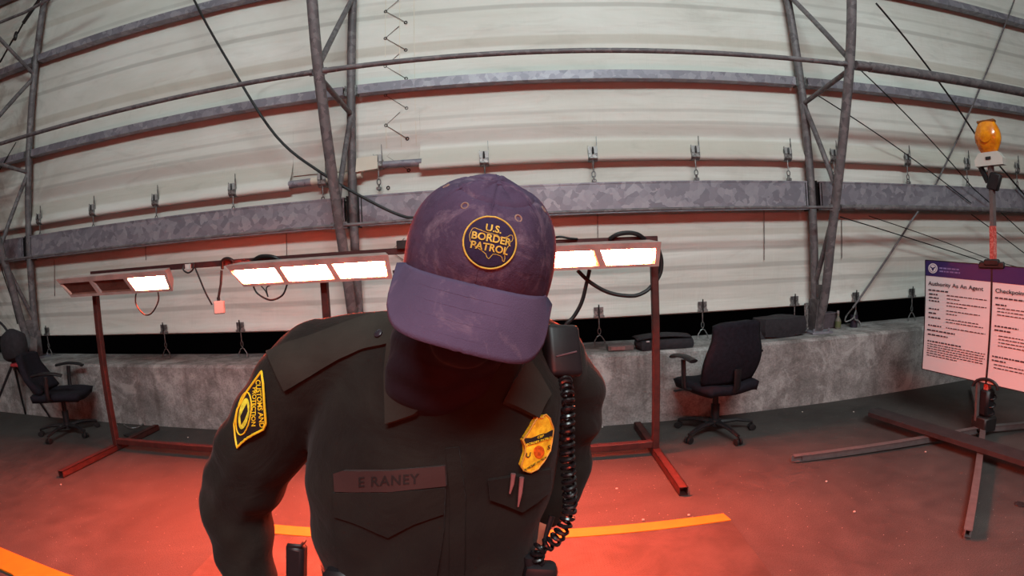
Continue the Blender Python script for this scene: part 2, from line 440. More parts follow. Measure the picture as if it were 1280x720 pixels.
# ---- laced seam
t = thing('laced_seam', 'vertical laced seam of eyelets and thin cord right of the centre column', 'seam', (-1.1, YF, .95))
for x in (-1.19, -1.045):
    MB().box((x, YF-.006, 4.85), (.006, .004, 4.5)).build('seam_strip', M_HEM, t, smooth=False)
MB().box((-.90, YF-.006, 4.85), (.005, .004, 4.5)).build('seam_strip', M_HEM, t, smooth=False)
M_LACE = simple('lacing_cord', rgb(112, 100, 92), .8)
z = 4.94; e0 = None
while z > 1.0:
    for x, zz in ((-1.19, z), (-.985, z-.15)):
        if 1.86 < zz < 2.14: continue
        p = (x, YF-.006 if zz > 2.6 else YF+.012, zz)
        if e0 is None: e0 = MB().torus((0, 0, 0), .014, .005, (0, 1, 0), 12, 6).build('eyelet', M_DARKST, t); e0.location = p
        else: c_ = e0.copy(); COL.objects.link(c_); c_.location = p
    if not 1.8 < z-.1 < 2.2:
        y0 = YF-.012 if z > 2.6 else YF+.004
        MB().tube([(-1.05, y0, z+.115), (-1.19, y0, z), (-.985, y0, z-.15)], .0034, 5).build('lace', M_LACE, t)
    z -= .302

# ---- hem clamps with turnbuckles (upper row and lower row)
M_PLATE = simple('pale_plate', rgb(170, 172, 172), .5, .2)
def clamp_proto():
    t = thing('hem_clamp', 'x', 'clamp')
    m = MB(); m.lathe([(.001, -.043), (.046, -.043), (.046, .043), (.001, .043)], (0, 0, 0), (1, 0, 0), 20); m.box((0, -.046, .004), (.085, .01, .05), bevel=.003)
    m.build('saddle', M_CLAMP, t, angle=30)
    m = MB(); m.box((0, -.044, .055), (.08, .004, .07)); m.build('backing_plate', M_PLATE, t, smooth=False)
    for sx, tz in ((-.04, .10), (.04, .185)): MB().prism([(sx-.002, -.052, .02), (sx-.002, -.012, .02), (sx-.002, -.036, tz), (sx-.002, -.044, tz)], (.004, 0, 0)).build('cheek', M_CLAMP, t, smooth=False)
    m = MB(); m.tube([(0, -.054, .02), (0, -.054, .06), (0, -.054, .085)], .008, 8, rs=[.011, .010, .006]); m.build('bolt', M_DARKST, t)
    m = MB(); m.tube([(0, -.02, -.03), (0, -.02, -.14)], .007, 8); m.torus((0, -.02, -.165), .017, .006, (0, 1, 0), 14, 6, 1, 1.6); m.build('eye_bolt', M_CLAMP, t)
    m = MB(); m.torus((0, -.02, -.2), .013, .006, (1, 0, 0), 12, 6, 1.3, 1); m.box((0, -.02, -.228), (.04, .05, .03), bevel=.005); m.build('hook', M_CLAMP, t)
    return t
def dup(root, loc, label, rotz=0, scale=1):
    r = root.copy(); COL.objects.link(r); r.location = loc; r.rotation_euler = (0, 0, rotz); r.scale = (scale,)*3; r['label'] = label
    for ch in list(root.children):
        c = ch.copy(); COL.objects.link(c); c.parent = r
        for g in ch.children:
            d = g.copy(); COL.objects.link(d); d.parent = c
    return r
up = [(-6.77, 'left of the far left column, outermost'), (-5.77, 'just right of the far left column'), (-4.78, 'above the left half of the dim left heater'), (-3.80, 'above the lit end of the left heater'), (-2.80, 'above the hanging junction box'), (-1.81, 'behind the inner chord of the centre column'), (-1.25, 'on the bare pipe end beside the laced seam'),
      (-.26, 'directly above the crown of the cap'), (.73, 'first one right of the cap'), (1.715, 'second one right of the cap'), (2.71, 'just left of the right column'), (3.27, 'between the chords of the right column'), (4.29, 'first one right of the right column'), (5.28, 'just left of the amber warning lamp'), (6.27, 'just right of the amber warning lamp')]
cp = clamp_proto(); first = True
for x, w in up:
    z = 2.31 if x < -1.5 else (2.43 if x < -1 else 2.39)
    lab = 'upper hem pipe clamp ' + w
    if first: cp.location = (x, 4.495, z); cp['label'] = lab; cp['group'] = 'clamps on the upper hem pipe'; first = False
    else: dup(cp, (x, 4.495, z), lab)
def low_proto():
    t = thing('hem_anchor', 'x', 'clamp')
    m = MB(); m.box((0, -.03, .03), (.09, .005, .09)); m.box((0, -.034, -.012), (.1, .03, .025), bevel=.003); m.build('plate', M_CLAMP, t, smooth=False)
    m = MB(); m.tube([(0, -.045, -.02), (0, -.045, .1)], .008, 8, rs=[.009, .006]); m.build('bolt', M_DARKST, t)
    m = MB(); m.tube([(0, -.03, -.03), (0, -.03, -.12)], .006, 8); m.torus((0, -.03, -.15), .014, .005, (0, 1, 0), 14, 6, 1, 2); m.build('eye_bolt', M_CLAMP, t)
    m = MB(); m.tube([(-.055, -.04, -.285), (-.045, -.03, -.24), (-.02, -.03, -.2), (0, -.03, -.19), (.02, -.03, -.2), (.045, -.03, -.24), (.055, -.04, -.285)], .006, 8); m.build('hook', M_CLAMP, t)
    return t
lo = [(-5.87, 'beside the foot of the far left column'), (-4.88, 'just right of the left heater post'), (-3.86, 'under the lit end of the left heater'), (-2.85, 'under the hanging junction box'), (-1.84, 'just left of the centre column foot'), (.73, 'first one right of the person'), (1.75, 'above the armrest of the right office chair'), (2.77, 'just left of the right column foot'), (3.55, 'just right of the right column foot'), (4.37, 'nearest the left edge of the notice board')]
lp = low_proto(); first = True
for x, w in lo:
    loc = (x, YF+.01, .927)
    lab = 'bottom hem tension anchor ' + w
    if first: lp.location = loc; lp['label'] = lab; lp['group'] = 'anchors along the bottom hem'; first = False
    else: dup(lp, loc, lab)

# ---- thin ties hanging below the beam
for i, (px, py0, py1) in enumerate([(68, 325, 370), (182, 300, 325), (358, 292, 320), (747, 267, 297), (955, 262, 325), (1052, 275, 323)]):
    a = at(px, py0, Y=4.57); b = at(px+.3, py1, Y=4.57)
    o = MB().tube([a, (a+b)/2, b], .004, 6).build('hanging_tie', M_CLAMP)
    tag(o, 'thin dangling tie line below the deep beam, ' + ['next to the far left column', 'over the dim left heater', 'over the centre heater', 'over the right heater', 'left of the right column', 'right of the right column'][i], 'tie', 'thin ties hanging below the deep beam')

# ---- brace rods and cables, right bay
def rod(pts, r, label, name='brace_rod', mat=M_DARKST, cat='rod', grp='brace rods and cables at the right'):
    o = MB().tube(pts, r, 8).build(name, mat); return tag(o, label, cat, grp)
rod([at(1268, 0, Y=4.42), at(1165, 240, Y=4.42), at(1140, 275, Y=4.42), at(1066, 385, Y=4.42)], .011, 'long dark brace rod slanting up to the right from the right column foot', mat=M_TUBE)
rod([at(1095, 4, Y=4.0), at(1232, 188, Y=4.3), at(1280, 243, Y=4.35), at(1330, 300, Y=4.4)], .010, 'thick cable falling from the top edge to behind the amber lamp', 'brace_cable', M_CORD, 'cable')
rod([at(1076, 88, Y=4.0), at(1217, 236, Y=4.3), at(1280, 292, Y=4.4)], .006, 'thin cable from the upper tie pipe joint falling to the right', 'brace_cable', M_CORD, 'cable')
rod([at(1020, 118, Y=4.3), at(1112, 178, Y=4.36), at(1214, 254, Y=4.38)], .006, 'thin cable from the right column falling across the deep beam', 'brace_cable', M_CORD, 'cable')
rod([at(1050, 271, Y=4.3), at(1150, 302, Y=4.38), at(1238, 330, Y=4.4), at(1330, 360, Y=4.4)], .006, 'lower of two thin cables running right below the deep beam', 'brace_cable', M_CORD, 'cable')
rod([at(1086, 270, Y=4.3), at(1160, 295, Y=4.38), at(1242, 326, Y=4.4), at(1330, 350, Y=4.4)], .005, 'upper of two thin cables running right below the deep beam', 'brace_cable', M_CORD, 'cable')
rod([at(1214, 268, Y=4.38), at(1245, 290, Y=4.4), at(1285, 320, Y=4.4)], .006, 'short thin cable seen right of the sign pole', 'brace_cable', M_CORD, 'cable')
# left end
t = thing('turnbuckle_brace', 'dark brace rod with a turnbuckle in the upper left corner', 'rod', tuple(at(0, 76, Y=4.3)), 'braces at the far left')
MB().tube([at(0, 78, Y=4.3), at(17, 48, Y=4.3)], .012, 8).build('rod', M_DARKST, t)
MB().torus(at(19.5, 45, Y=4.3), .05, .013, (.1, 1, 0), 16, 6, .6, 1.1).build('turnbuckle', M_DARKST, t)
MB().tube([at(22, 42, Y=4.3), at(29, 29, Y=4.3)], .012, 8).build('rod', M_DARKST, t)
MB().tube([at(29, 29, Y=4.3), at(35, 20, Y=4.3), at(49, 0, Y=4.3), at(60, -18, Y=4.3)], .024, 8).build('socket', M_DARKST, t)
rod([at(0, 28, Y=3.9), at(30, 16, Y=3.9), at(60, 0, Y=3.9), at(110, -30, Y=3.9)], .018, 'slim grey pipe crossing the upper left corner', 'brace_pipe', M_TUBE, 'pipe', 'braces at the far left')
rod([at(20, 178, Y=4.4), at(0, 212, Y=4.4), at(-15, 230, Y=4.4)], .006, 'short thin cable left of the far left column', 'brace_cable', M_CORD, 'cable', 'braces at the far left')
rod([at(0, 330, Y=4.45), at(14, 372, Y=4.45), at(22, 405, Y=4.45)], .008, 'thin brace at the left edge near the dark camera bag', 'brace_cable', M_DARKST, 'cable', 'braces at the far left')
# power cable
o = MB().tube(spline([(-3.7, 4.1, 5.4), (-3.117, 4.1, 4.30), (-2.6, 4.1, 3.452), (-2.108, 4.1, 2.712), (-1.67, 4.1, 2.33), (-1.247, 4.1, 2.054), (-.971, 4.1, 1.905), (-.80, 4.1, 1.872), (-.3, 4.11, 1.868)], 6), .013, 8).build('power_cable', M_CORD)
tag(o, 'long black power cable drooping from upper left to behind the cap', 'cable')

# ================================================================== HEATER STAND
STAND = t = thing('heater_stand', 'rusty red square steel frame standing on the floor and carrying the heaters', 'stand', (-1.35, 3.41, 0))
S = .05
for x, w in ((-3.66, 0), (.955, 0), (-1.40, 0)):
    z0 = .03 if w == 0 else 0
    MB().box((x, 3.41, .03+.78 if x != -1.4 else .83), (S, S, 1.56 if x != -1.4 else 1.46), bevel=.004).build('post', M_RUST, t, smooth=False)
MB().bar((-3.69, 3.41, 1.585), (.985, 3.41, 1.585), .045, .045, bevel=.004).build('top_rail', simple('dark_rust_rail', rgb(70, 36, 36), .6, .3), t, smooth=False)
MB().bar((-3.63, 3.41, .09), (.93, 3.41, .09), .05, .05, bevel=.004).build('bottom_rail', M_RUST, t, smooth=False)
def hollow_bar(a, b, w):
    m = MB(); a, b = Vector(a), Vector(b); k = w/2; q = .005
    for s, ww, hh in (((-1, 0), q, w), ((1, 0), q, w), ((0, -1), w, q), ((0, 1), w, q)):
        off = Vector((s[0]*(k-q/2), 0, s[1]*(k-q/2))); m.bar(a+off, b+off, ww, hh)
    m.bar(a+(b-a).normalized()*.06, b-(b-a).normalized()*.06, w-.012, w-.012)
    return m
for x in (-3.665, .955, ):
    hollow_bar((x+(0 if x > 0 else 0), 2.73, .03), (x, 4.0, .03), .056).build('foot', M_RUST, t, smooth=False)

M_HOUS = simple('heater_housing', rgb(196, 172, 166), .45, .3, ns=9, var=.2)
M_REFL = simple('heater_reflector', rgb(168, 112, 98), .35, .5, ns=9, var=.3)
def emis(name, col, st, col2=None):
    t = NT(name); t.n.remove(t.b)
    e = t.n.new('ShaderNodeEmission'); t.l(e.outputs[0], t.out.inputs[0]); e.inputs[1].default_value = st
    if col2:
        w = t.n.new('ShaderNodeTexWave'); w.inputs['Scale'].default_value = 14; w.bands_direction = 'X'; t.l(t.mapping(), w.inputs['Vector'])
        t.l(t.ramp(w.outputs['Fac'], [(.2, col), (.8, col2)]), e.inputs[0])
    else: e.inputs[0].default_value = col
    return t.m
HEAT = 890
M_HOT = emis('glowing_element', (1, .080, .030, 1), HEAT, (1, .105, .045, 1))
M_COLD = simple('unlit_element', rgb(96, 58, 50), .5, .2)
TILT = math.radians(26)
def heater(xc, L, on, label):
    """three-element radiant heater; opening faces the viewer and slightly down"""
    t = thing('infrared_heater', label, 'heater', (xc, 3.36, 1.40), 'infrared heaters on the red frame')
    R = Matrix.Rotation(TILT, 3, 'X'); C = Vector((xc, 3.28, 1.508))
    def P(x, y, z): return C + R @ Vector((x, y, z))
    h = L/2
    m = MB()
    # trough: back narrower than the open mouth, ends slanting
    F = [(-h, -.055, .085), (h, -.055, .085), (h-.0, -.055, -.095), (-h+.10, -.055, -.095)]
    if on[2] is None or on == (1, 1, 1): pass
    K = [(-h+.06, .06, .05), (h-.05, .06, .05), (h-.05, .06, -.045), (-h+.12, .06, -.045)]
    vf = [m.b.verts.new(P(*p)) for p in F]; vk = [m.b.verts.new(P(*p)) for p in K]
    ins = [(-h+.03, -.053, .040), (h-.03, -.053, .040), (h-.03, -.053, -.074), (-h+.105, -.053, -.074)]
    vi = [m.b.verts.new(P(*p)) for p in ins]
    for i in range(4):
        j = (i+1) % 4
        m.b.faces.new((vf[i], vf[j], vk[j], vk[i])); m.b.faces.new((vf[i], vf[j], vi[j], vi[i]))
    m.b.faces.new(vk)
    m.build('housing', M_HOUS, t, smooth=False, solid=.003)
    m = MB(); vi = [m.b.verts.new(P(p[0], -.05, p[2])) for p in ins]; kk = [(-h+.08, .045, .04), (h-.06, .045, .04), (h-.06, .045, -.035), (-h+.13, .045, -.035)]
    vk = [m.b.verts.new(P(*p)) for p in kk]
    for i in range(4): m.b.faces.new((vi[i], vi[(i+1) % 4], vk[(i+1) % 4], vk[i]))
    m.b.faces.new(vk); m.build('reflector', M_REFL, t, smooth=False, solid=.002)
    w = (L-.06)/3
    for k in range(3):
        x0 = -h+.03 + k*w+.02; x1 = x0 + w-.045
        m = MB()
        m.prism([P(x0-.004, -.036, .022), P(x0+.006, -.036, .036), P(x1-.02, -.036, .040), P(x1-.010, -.036, .030), P(x1+.016, -.036, -.052), P(x1+.006, -.036, -.062), P(x0+.045, -.036, -.064), P(x0+.034, -.036, -.056)], R @ Vector((0, .02, 0)))
        m.build('heating_element', M_HOT if on[k] else M_COLD, t, smooth=False)
        if k: 
            m = MB(); m.prism([P(x0-.050, -.055, .044), P(x0-.004, -.055, .044), P(x0+.040, -.055, -.078), P(x0-.006, -.055, -.078)], R @ Vector((0, .09, 0))); m.build('divider', M_HOUS, t, smooth=False)
    for dx in (-h*.55, h*.55): MB().box((xc+dx, 3.36, 1.55), (.04, .05, .05)).build('bracket', M_DARKST, t, smooth=False)
    return t
H1 = heater(-3.29, 1.28, (0, 0, 1), 'left infrared heater with only its right hand element glowing')
H2 = heater(-1.47, 1.24, (1, 1, 1), 'centre infrared heater with three glowing elements left of the cap')
H3 = heater(.33, 1.24, (1, 1, 1), 'right infrared heater partly hidden behind the cap')

# cords on the heater frame
def cord_obj(pts, r, par, n=6): return MB().tube(spline(pts, n), r, 8).build('power_lead', M_CORD, par)
cord_obj([at(170, 366, Y=3.28), at(170, 380, Y=3.28), at(180, 393, Y=3.28), at(190, 391, Y=3.28), at(198, 376, Y=3.28), at(197, 362, Y=3.28)], .006, H1)
cord_obj([at(316, 356, Y=3.3), at(322, 367, Y=3.3), at(338, 375, Y=3.3), at(353, 369, Y=3.3), at(359, 355, Y=3.3)], .007, H2)
cord_obj([at(326, 357, Y=3.3), at(332, 364, Y=3.3), at(335, 371, Y=3.3), at(333, 360, Y=3.3), at(339, 356, Y=3.3)], .005, H2)
cord_obj([at(244, 335, Y=3.36), at(251, 352, Y=3.36), at(257, 366, Y=3.36), at(265, 381, Y=3.36)], .007, STAND)
cord_obj([at(278, 336, Y=3.38), at(278, 326, Y=3.36), at(284, 323, Y=3.36), at(291, 326, Y=3.36), at(292, 334, Y=3.38)], .012, STAND)
cord_obj([at(316, 326, Y=3.38), at(324, 321, Y=3.36), at(334, 320, Y=3.36), at(344, 322, Y=3.36), at(352, 326, Y=3.38)], .014, H2)
cord_obj([at(762, 299, Y=3.38), at(772, 293, Y=3.36), at(785, 291, Y=3.36), at(797, 293, Y=3.36), at(806, 299, Y=3.38)], .016, H3)
cord_obj([at(690, 298, Y=3.38), at(700, 296, Y=3.36), at(712, 298, Y=3.36), at(722, 299, Y=3.38)], .008, H3)
cord_obj([at(722, 338, Y=3.42), at(738, 353, Y=3.42), at(762, 366, Y=3.42), at(790, 370, Y=3.42), at(806, 365, Y=3.43), at(815, 357, Y=3.44)], .014, H3)
cord_obj([at(737, 337, Y=3.44), at(733, 355, Y=3.44), at(727, 378, Y=3.44), at(717, 396, Y=3.44), at(706, 408, Y=3.44), at(690, 440, Y=3.46), at(680, 500, Y=3.47), at(684, 545, Y=3.48), at(700, 568, Y=3.48)], .014, H3)
cord_obj([at(822, 310, Y=3.45), at(826, 325, Y=3.46), at(825, 340, Y=3.46), at(819, 352, Y=3.45)], .019, STAND)
cord_obj([at(230, 331, Y=3.37), at(229, 337, Y=3.36), at(235, 341, Y=3.36), at(241, 337, Y=3.36), at(243, 329, Y=3.37)], .007, STAND)
MB().box(at(503, 306, Y=3.38), (.075, .05, .06), bevel=.004).build('plug_box', M_DARKST, STAND)
for a_, b_ in (((491, 340), (504, 337)), ((491, 346), (502, 346))): MB().tube([at(*a_, Y=3.32), at(*b_, Y=3.33)], .011, 8).build('terminal', M_DARKST, H2)
t = thing('junction_box', 'small pale square electrical box hanging on a black cord', 'electrical box', tuple(at(274, 395, Y=3.36)))
c = at(274, 384, Y=3.36)
MB().box(c, (.085, .07, .10), Matrix.Rotation(.5, 3, 'Z'), bevel=.006).build('box_body', simple('pale_box', rgb(178, 168, 164), .5, ns=6, var=.08), t, smooth=False)
MB().box(c+Vector((.018, -.032, 0)), (.075, .01, .09), Matrix.Rotation(.5, 3, 'Z'), bevel=.003).build('cover_plate', simple('box_cover', rgb(190, 176, 170), .4, ns=6, var=.05), t, smooth=False)
m = MB(); m.tube([c+Vector((0, 0, .05)), c+Vector((0, 0, .075))], .013, 10); m.build('cord_grip', M_DARKST, t)
MB().tube([c+Vector((0, 0, .07)), at(276, 355, Y=3.37), at(277, 338, Y=3.38)], .010, 8).build('cord', M_CORD, t)
o = MB().box(at(235, 333.5, Y=3.38), (.05, .02, .045), bevel=.003).build('rail_tag', simple('tag_white', rgb(200, 196, 190), .6)); tag(o, 'small pale tag plate on the top rail beside the left heater', 'tag')

# ================================================================== OFFICE CHAIRS
M_MESHF = simple('chair_fabric', (.012, .011, .017), .9, 0, .2, ns=40, var=.3, bump=.4, bs=300, bd=.002)
def office_chair(loc, face, label, back_h=.50, recline=.12, grp='black office swivel chairs'):
    t = thing('office_chair', label, 'chair', (0, 0, 0), grp)
    # chair faces local -Y
    def seat(u, v, top=1):
        x = (u-.5)*.48; y = (v-.5)*.48
        e = max(0, (abs(u-.5)*2)**4); fr = max(0, .5-v)
        k = 1-.12*(abs(v-.5)*2)**3
        return Vector((x*k, y - .01, .47 - .02*e - .10*fr**2 + .012*math.cos(u*PI*2)))
    m = MB(); m.grid(lambda u, v: seat(u, v), 12, 12); bb = m.b
    m.build('seat', M_MESHF, t, solid=0).modifiers.new('s', 'SOLIDIFY').thickness = .07
    m = MB()
    def back(u, v):
        w = .215+.03*math.sin(min(v*1.3, 1)*PI) - .02*v
        x = (u-.5)*2*w
        return Vector((x, .20 + recline*v + .03*math.sin(v*PI*1.1) - .05*(abs(u-.5)*2)**2*.9 - .02, .46 + back_h*v - .025*(abs(u-.5)*2)**4*v))
    m.grid(back, 12, 14); m.build('backrest', M_MESHF, t).modifiers.new('s', 'SOLIDIFY').thickness = .055
    m = MB(); m.tube([(0, .08, .40), (0, .22, .40), (0, .25, .46), (0, .255, .60)], .03, 8, flat=.4); m.build('back_support', M_BLACK, t)
    for s in (-1, 1):
        m = MB(); m.tube(spline([(s*.19, .02, .42), (s*.27, .02, .43), (s*.285, .02, .50), (s*.285, .01, .66)], 4), .022, 10, flat=.7); m.build('arm_post', M_BLACK, t)
        m = MB(); m.tube(spline([(s*.285, .14, .675), (s*.285, .02, .69), (s*.28, -.10, .675), (s*.27, -.145, .655)], 4), .034, 12, flat=.45); m.build('armrest', M_BLACK, t)
    m = MB(); m.box((0, 0, .40), (.2, .24, .05), bevel=.015); m.tube([(.1, -.05, .40), (.26, -.08, .39)], .009, 6); m.box((.27, -.08, .39), (.06, .02, .012)); m.build('tilt_mechanism', M_BLACK, t)
    m = MB(); m.lathe([(.03, .08), (.032, .25), (.022, .25), (.022, .39)], n=16); m.build('gas_lift', M_BLACK, t)
    m = MB(); m.lathe([(.045, .07), (.05, .09), (.045, .125), (.03, .13)], n=16); m.build('hub', M_BLACK, t)
    for k in range(5):
        a = 2*PI*k/5 + .3; d = Vector((math.cos(a), math.sin(a), 0))
        m = MB(); m.tube([d*.03+Vector((0, 0, .10)), d*.16+Vector((0, 0, .105)), d*.29+Vector((0, 0, .075))], .022, 8, flat=.8, rs=[.028, .022, .014]); leg = m.build('base_leg', M_BLACK, t)
        m = MB(); s = d.cross(Vector((0, 0, 1)))
        for q in (-1, 1): m.lathe([(.012, -.009), (.027, -.007), (.027, .007), (.012, .009)], d*.29+s*.016*q+Vector((0, 0, .028)), s, 14)
        m.tube([d*.29+Vector((0, 0, .03)), d*.29+Vector((0, 0, .075))], .008, 6); m.build('caster', M_DARKST, leg)
    t.location = loc; t.rotation_euler = (0, 0, face)
    return t
c1 = office_chair((1.55, 3.72, 0), math.radians(-166), 'black office chair with high back seen from behind, right of the heater frame', .50)
c2 = office_chair((-4.62, 3.66, 0), math.radians(118), 'black office chair seen from the side, behind the left heater post', .40, .20)
c1.scale = (1.14, 1.1, 1.0); c2.scale = (1.08, 1.08, 1.0)

# ================================================================== THINGS ON THE CONCRETE WALL
M_BAG = simple('bag_fabric', (.022, .019, .024), .85, ns=25, var=.3, bump=.5, bs=40, bd=.01)
def cushion(c, size, rotz=0, puff=.35, seed=1):
    m = MB(); r = bmesh.ops.create_cube(m.b, size=1)
    bmesh.ops.subdivide_edges(m.b, edges=m.b.edges, cuts=7, use_grid_fill=True)
    rr = random.Random(seed); ph = [rr.random()*6 for _ in range(6)]
    for v in m.b.verts:
        p = v.co*2; L = max(abs(p.x), abs(p.y), abs(p.z)); n = p.normalized()
        q = p.lerp(n*L*1.15, puff)
        q.z += .10*math.sin(q.x*3+ph[0])*math.cos(q.y*2.5+ph[1]); q.y += .05*math.sin(q.x*4+ph[2]); 
        v.co = Vector((q.x*size[0]/2, q.y*size[1]/2, q.z*size[2]/2))
    R = Matrix.Rotation(rotz, 4, 'Z')
    bmesh.ops.transform(m.b, matrix=Matrix.Translation(Vector(c)) @ R, verts=m.b.verts)
    return m
t = thing('folded_bag', 'flat black folded bag lying on the concrete wall behind the right heater post', 'bag', (1.27, 4.27, WZ))
cushion((1.27, 4.27, WZ+.045), (.52, .24, .09), .05, .3, 3).build('bag_body', M_BAG, t)
m = MB()
m.grid(lambda u, v: (1.0+.5*u, 4.17+.2*v, WZ+.095+.022*math.sin(u*PI)+.01*math.sin(v*3)), 10, 5); m.build('bag_flap', M_BAG, t, solid=.012)
MB().box((1.09, 4.145, WZ+.085), (.03, .012, .012), bevel=.003).build('buckle', simple('buckle_white', rgb(200, 200, 205), .4), t)
t = thing('radio_unit', 'small pale grey rectangular device lying on the concrete wall beside the folded bag', 'device', (.87, 4.28, WZ))
MB().box((.87, 4.28, WZ+.026), (.23, .12, .05), Matrix.Rotation(-.06, 3, 'Z'), bevel=.005).build('case', simple('device_grey', rgb(120, 108, 108), .5, .3), t, smooth=False)
m = MB(); m.box((.84, 4.215, WZ+.028), (.12, .008, .028), Matrix.Rotation(-.06, 3, 'Z')); m.build('front_panel', simple('device_panel', rgb(160, 120, 118), .4), t, smooth=False)
t = thing('duffel_bag', 'slumped black duffel bag on the concrete wall behind the right office chair', 'bag', (2.48, 4.38, WZ))
cushion((2.50, 4.40, WZ+.10), (.52, .26, .19), .1, .35, 8).build('bag_body', M_BAG, t)
m = MB(); m.prism([(2.00, 4.33, WZ+.005), (2.30, 4.28, WZ+.005), (2.30, 4.30, WZ+.15), (2.02, 4.35, WZ+.04)], (0, .2, 0)); m.build('side_pocket', M_BAG, t)
MB().box((2.10, 4.27, WZ+.10), (.09, .01, .014), Matrix.Rotation(-.15, 3, 'Y'), bevel=.003).build('label_strip', simple('strip_white', rgb(190, 180, 175), .5), t)
# bottle and cup by the right column
t = thing('glass_bottle', 'small glass bottle with a green label beside the right column foot', 'bottle', (3.28, 4.50, WZ))
MB().lathe([(.028, 0), (.032, .01), (.032, .09), (.014, .125), (.012, .16), (.012, .165)], (3.28, 4.50, WZ), n=18).build('bottle_body', simple('bottle_glass', rgb(112, 110, 100), .2, 0, .6), t)
MB().lathe([(.0335, .02), (.0335, .08)], (3.28, 4.50, WZ), n=18).build('bottle_label', simple('bottle_label', rgb(92, 98, 66), .6), t)
MB().lathe([(.014, .162), (.014, .19)], (3.28, 4.50, WZ), n=14).build('cap', simple('bottle_cap', rgb(150, 140, 140), .4), t)
t = thing('storage_tin', 'dull grey box behind the small bottle beside the right column', 'box', (3.21, 4.60, WZ))
MB().box((3.22, 4.62, WZ+.075), (.20, .13, .15), bevel=.01).build('box_body', simple('tin_grey', rgb(84, 74, 80), .6), t)
MB().box((3.22, 4.62, WZ+.155), (.21, .14, .014), bevel=.004).build('lid', simple('tin_lid', rgb(96, 86, 92), .5), t)
t = thing('metal_cup', 'small dark tin can right of the glass bottle', 'cup', (3.49, 4.50, WZ))
m = MB(); m.lathe([(.038, 0), (.042, .13), (.038, .13), (.035, .01)], (3.49, 4.50, WZ), n=18); m.build('can_body', simple('cup_dark', rgb(66, 60, 74), .4, .5), t)
o = MB().tube(spline([at(1066, 385, Y=4.54), at(1058, 395, Y=4.50), at(1057, 402, Y=4.46), at(1066, 398, Y=4.44), at(1070, 388, Y=4.47), at(1068, 398, Y=4.44), at(1074, 402, Y=4.42), at(1076, 408, Y=4.40)], 6), .008, 8).build('rod_shackle', M_CLAMP)
tag(o, 'tangled loop of grey cord at the foot of the long brace rod', 'cord')
t = thing('column_hook', 'tall steel hook with a ring standing left of the right column foot', 'hook', (2.78, 4.42, WZ))
MB().tube(spline([(2.80, 4.40, WZ+.3), (2.80, 4.40, WZ+.12), (2.78, 4.39, WZ+.06), (2.80, 4.38, WZ+.03), (2.83, 4.38, WZ+.06)], 5), .008, 8).build('hook_rod', M_CLAMP, t)
MB().box((2.84, 4.43, WZ+.15), (.03, .03, .3), bevel=.004).build('upright', M_CLAMP, t)
# paper tag on left column
o = MB().box((-5.80, 4.26, .80), (.13, .01, .24), Matrix.Rotation(.25, 3, 'Y')).build('plastic_sleeve', simple('sleeve', rgb(130, 122, 122), .3, 0, .6)); tag(o, 'small clear document sleeve leaning at the foot of the far left column', 'sleeve')

# ---- camera tripod with dark bag at the left edge
t = thing('tripod', 'black tripod at the left edge with a dark bag over it', 'tripod', (-5.55, 3.75, 0))
ap = at(17, 452, Y=3.85)
for q, e in (('leg', at(-10, 520, Y=3.6)), ('leg', Vector((ap.x+.22, ap.y+.22, .02))), ('leg', Vector((ap.x-.3, ap.y+.25, .02)))):
    e = ap + (e-ap)*((ap.z-.012)/(ap.z-e.z)); MB().tube([ap, (ap+e)/2, e], .014, 8, rs=[.018, .014, .011]).build('leg', M_BLACK, t)
MB().tube([ap-Vector((0, 0, .1)), ap+Vector((0, 0, .1))], .02, 10).build('centre_column', M_BLACK, t)
MB().box(at(22, 456, Y=3.8), (.16, .1, .035), bevel=.008).build('head', simple('tripod_red', rgb(190, 60, 66), .5), t)
t = thing('camera_bag', 'bulky black bag hanging on the tripod at the left edge', 'bag', tuple(ap))
cushion(at(17, 432, Y=3.85), (.32, .22, .34), 0, .75, 5).build('bag_body', M_BAG, t)
MB().tube(spline([at(-12, 395, Y=3.85), at(2, 405, Y=3.83), at(10, 415, Y=3.8)], 5), .014, 8).build('strap', M_BAG, t)
# wire and board on floor behind the frame
o = MB().bar(at(158, 545, Z=.02), at(182, 537, Z=.02), .12, .01).build('floor_scrap', M_DARKST); tag(o, 'flat dark scrap lying on the floor left of the frame foot', 'scrap')
o = MB().tube(spline([at(155, 531, Z=.012), at(162, 535, Z=.012), at(172, 534, Z=.012), at(179, 530, Z=.012)], 5), .008, 6).build('floor_wire', M_CLAMP); tag(o, 'short bent pale wire on the floor beside the concrete wall', 'wire')
o = MB().tube([at(131, 500, Y=4.05), at(139, 515, Y=4.02), (at(147, 533, Z=.006))], .006, 6).build('leaning_wire', M_CLAMP); tag(o, 'thin pale wire leaning on the concrete wall behind the left post', 'wire')

# ================================================================== FLOOR MARKING, PLATE
def plate_mat():
    t = NT('tread_plate'); v = t.mapping((1, 1, 1), rot=(0, 0, PI/4))
    b = t.n.new('ShaderNodeTexBrick'); b.inputs['Scale'].default_value = 22; b.inputs['Mortar Size'].default_value = .012
    b.inputs['Color1'].default_value = (1, 1, 1, 1); b.inputs['Color2'].default_value = (.8, .8, .8, 1); b.inputs['Mortar'].default_value = (0, 0, 0, 1); t.l(v, b.inputs['Vector'])
    n = t.noise(3, 6, .65, t.mapping(), .5)
    c = t.ramp(n, [(.35, rgb(60, 52, 49)), (.65, rgb(84, 74, 70))])
    c = t.mix(t.math('MULTIPLY', b.outputs['Fac'], .35), c, rgb(46, 38, 35))
    t.set(color=c, rough=.6, spec=.4, metal=.1)
    t.bump(t.math('MULTIPLY', b.outputs['Fac'], -1.0), .9, .010)
    return t.m
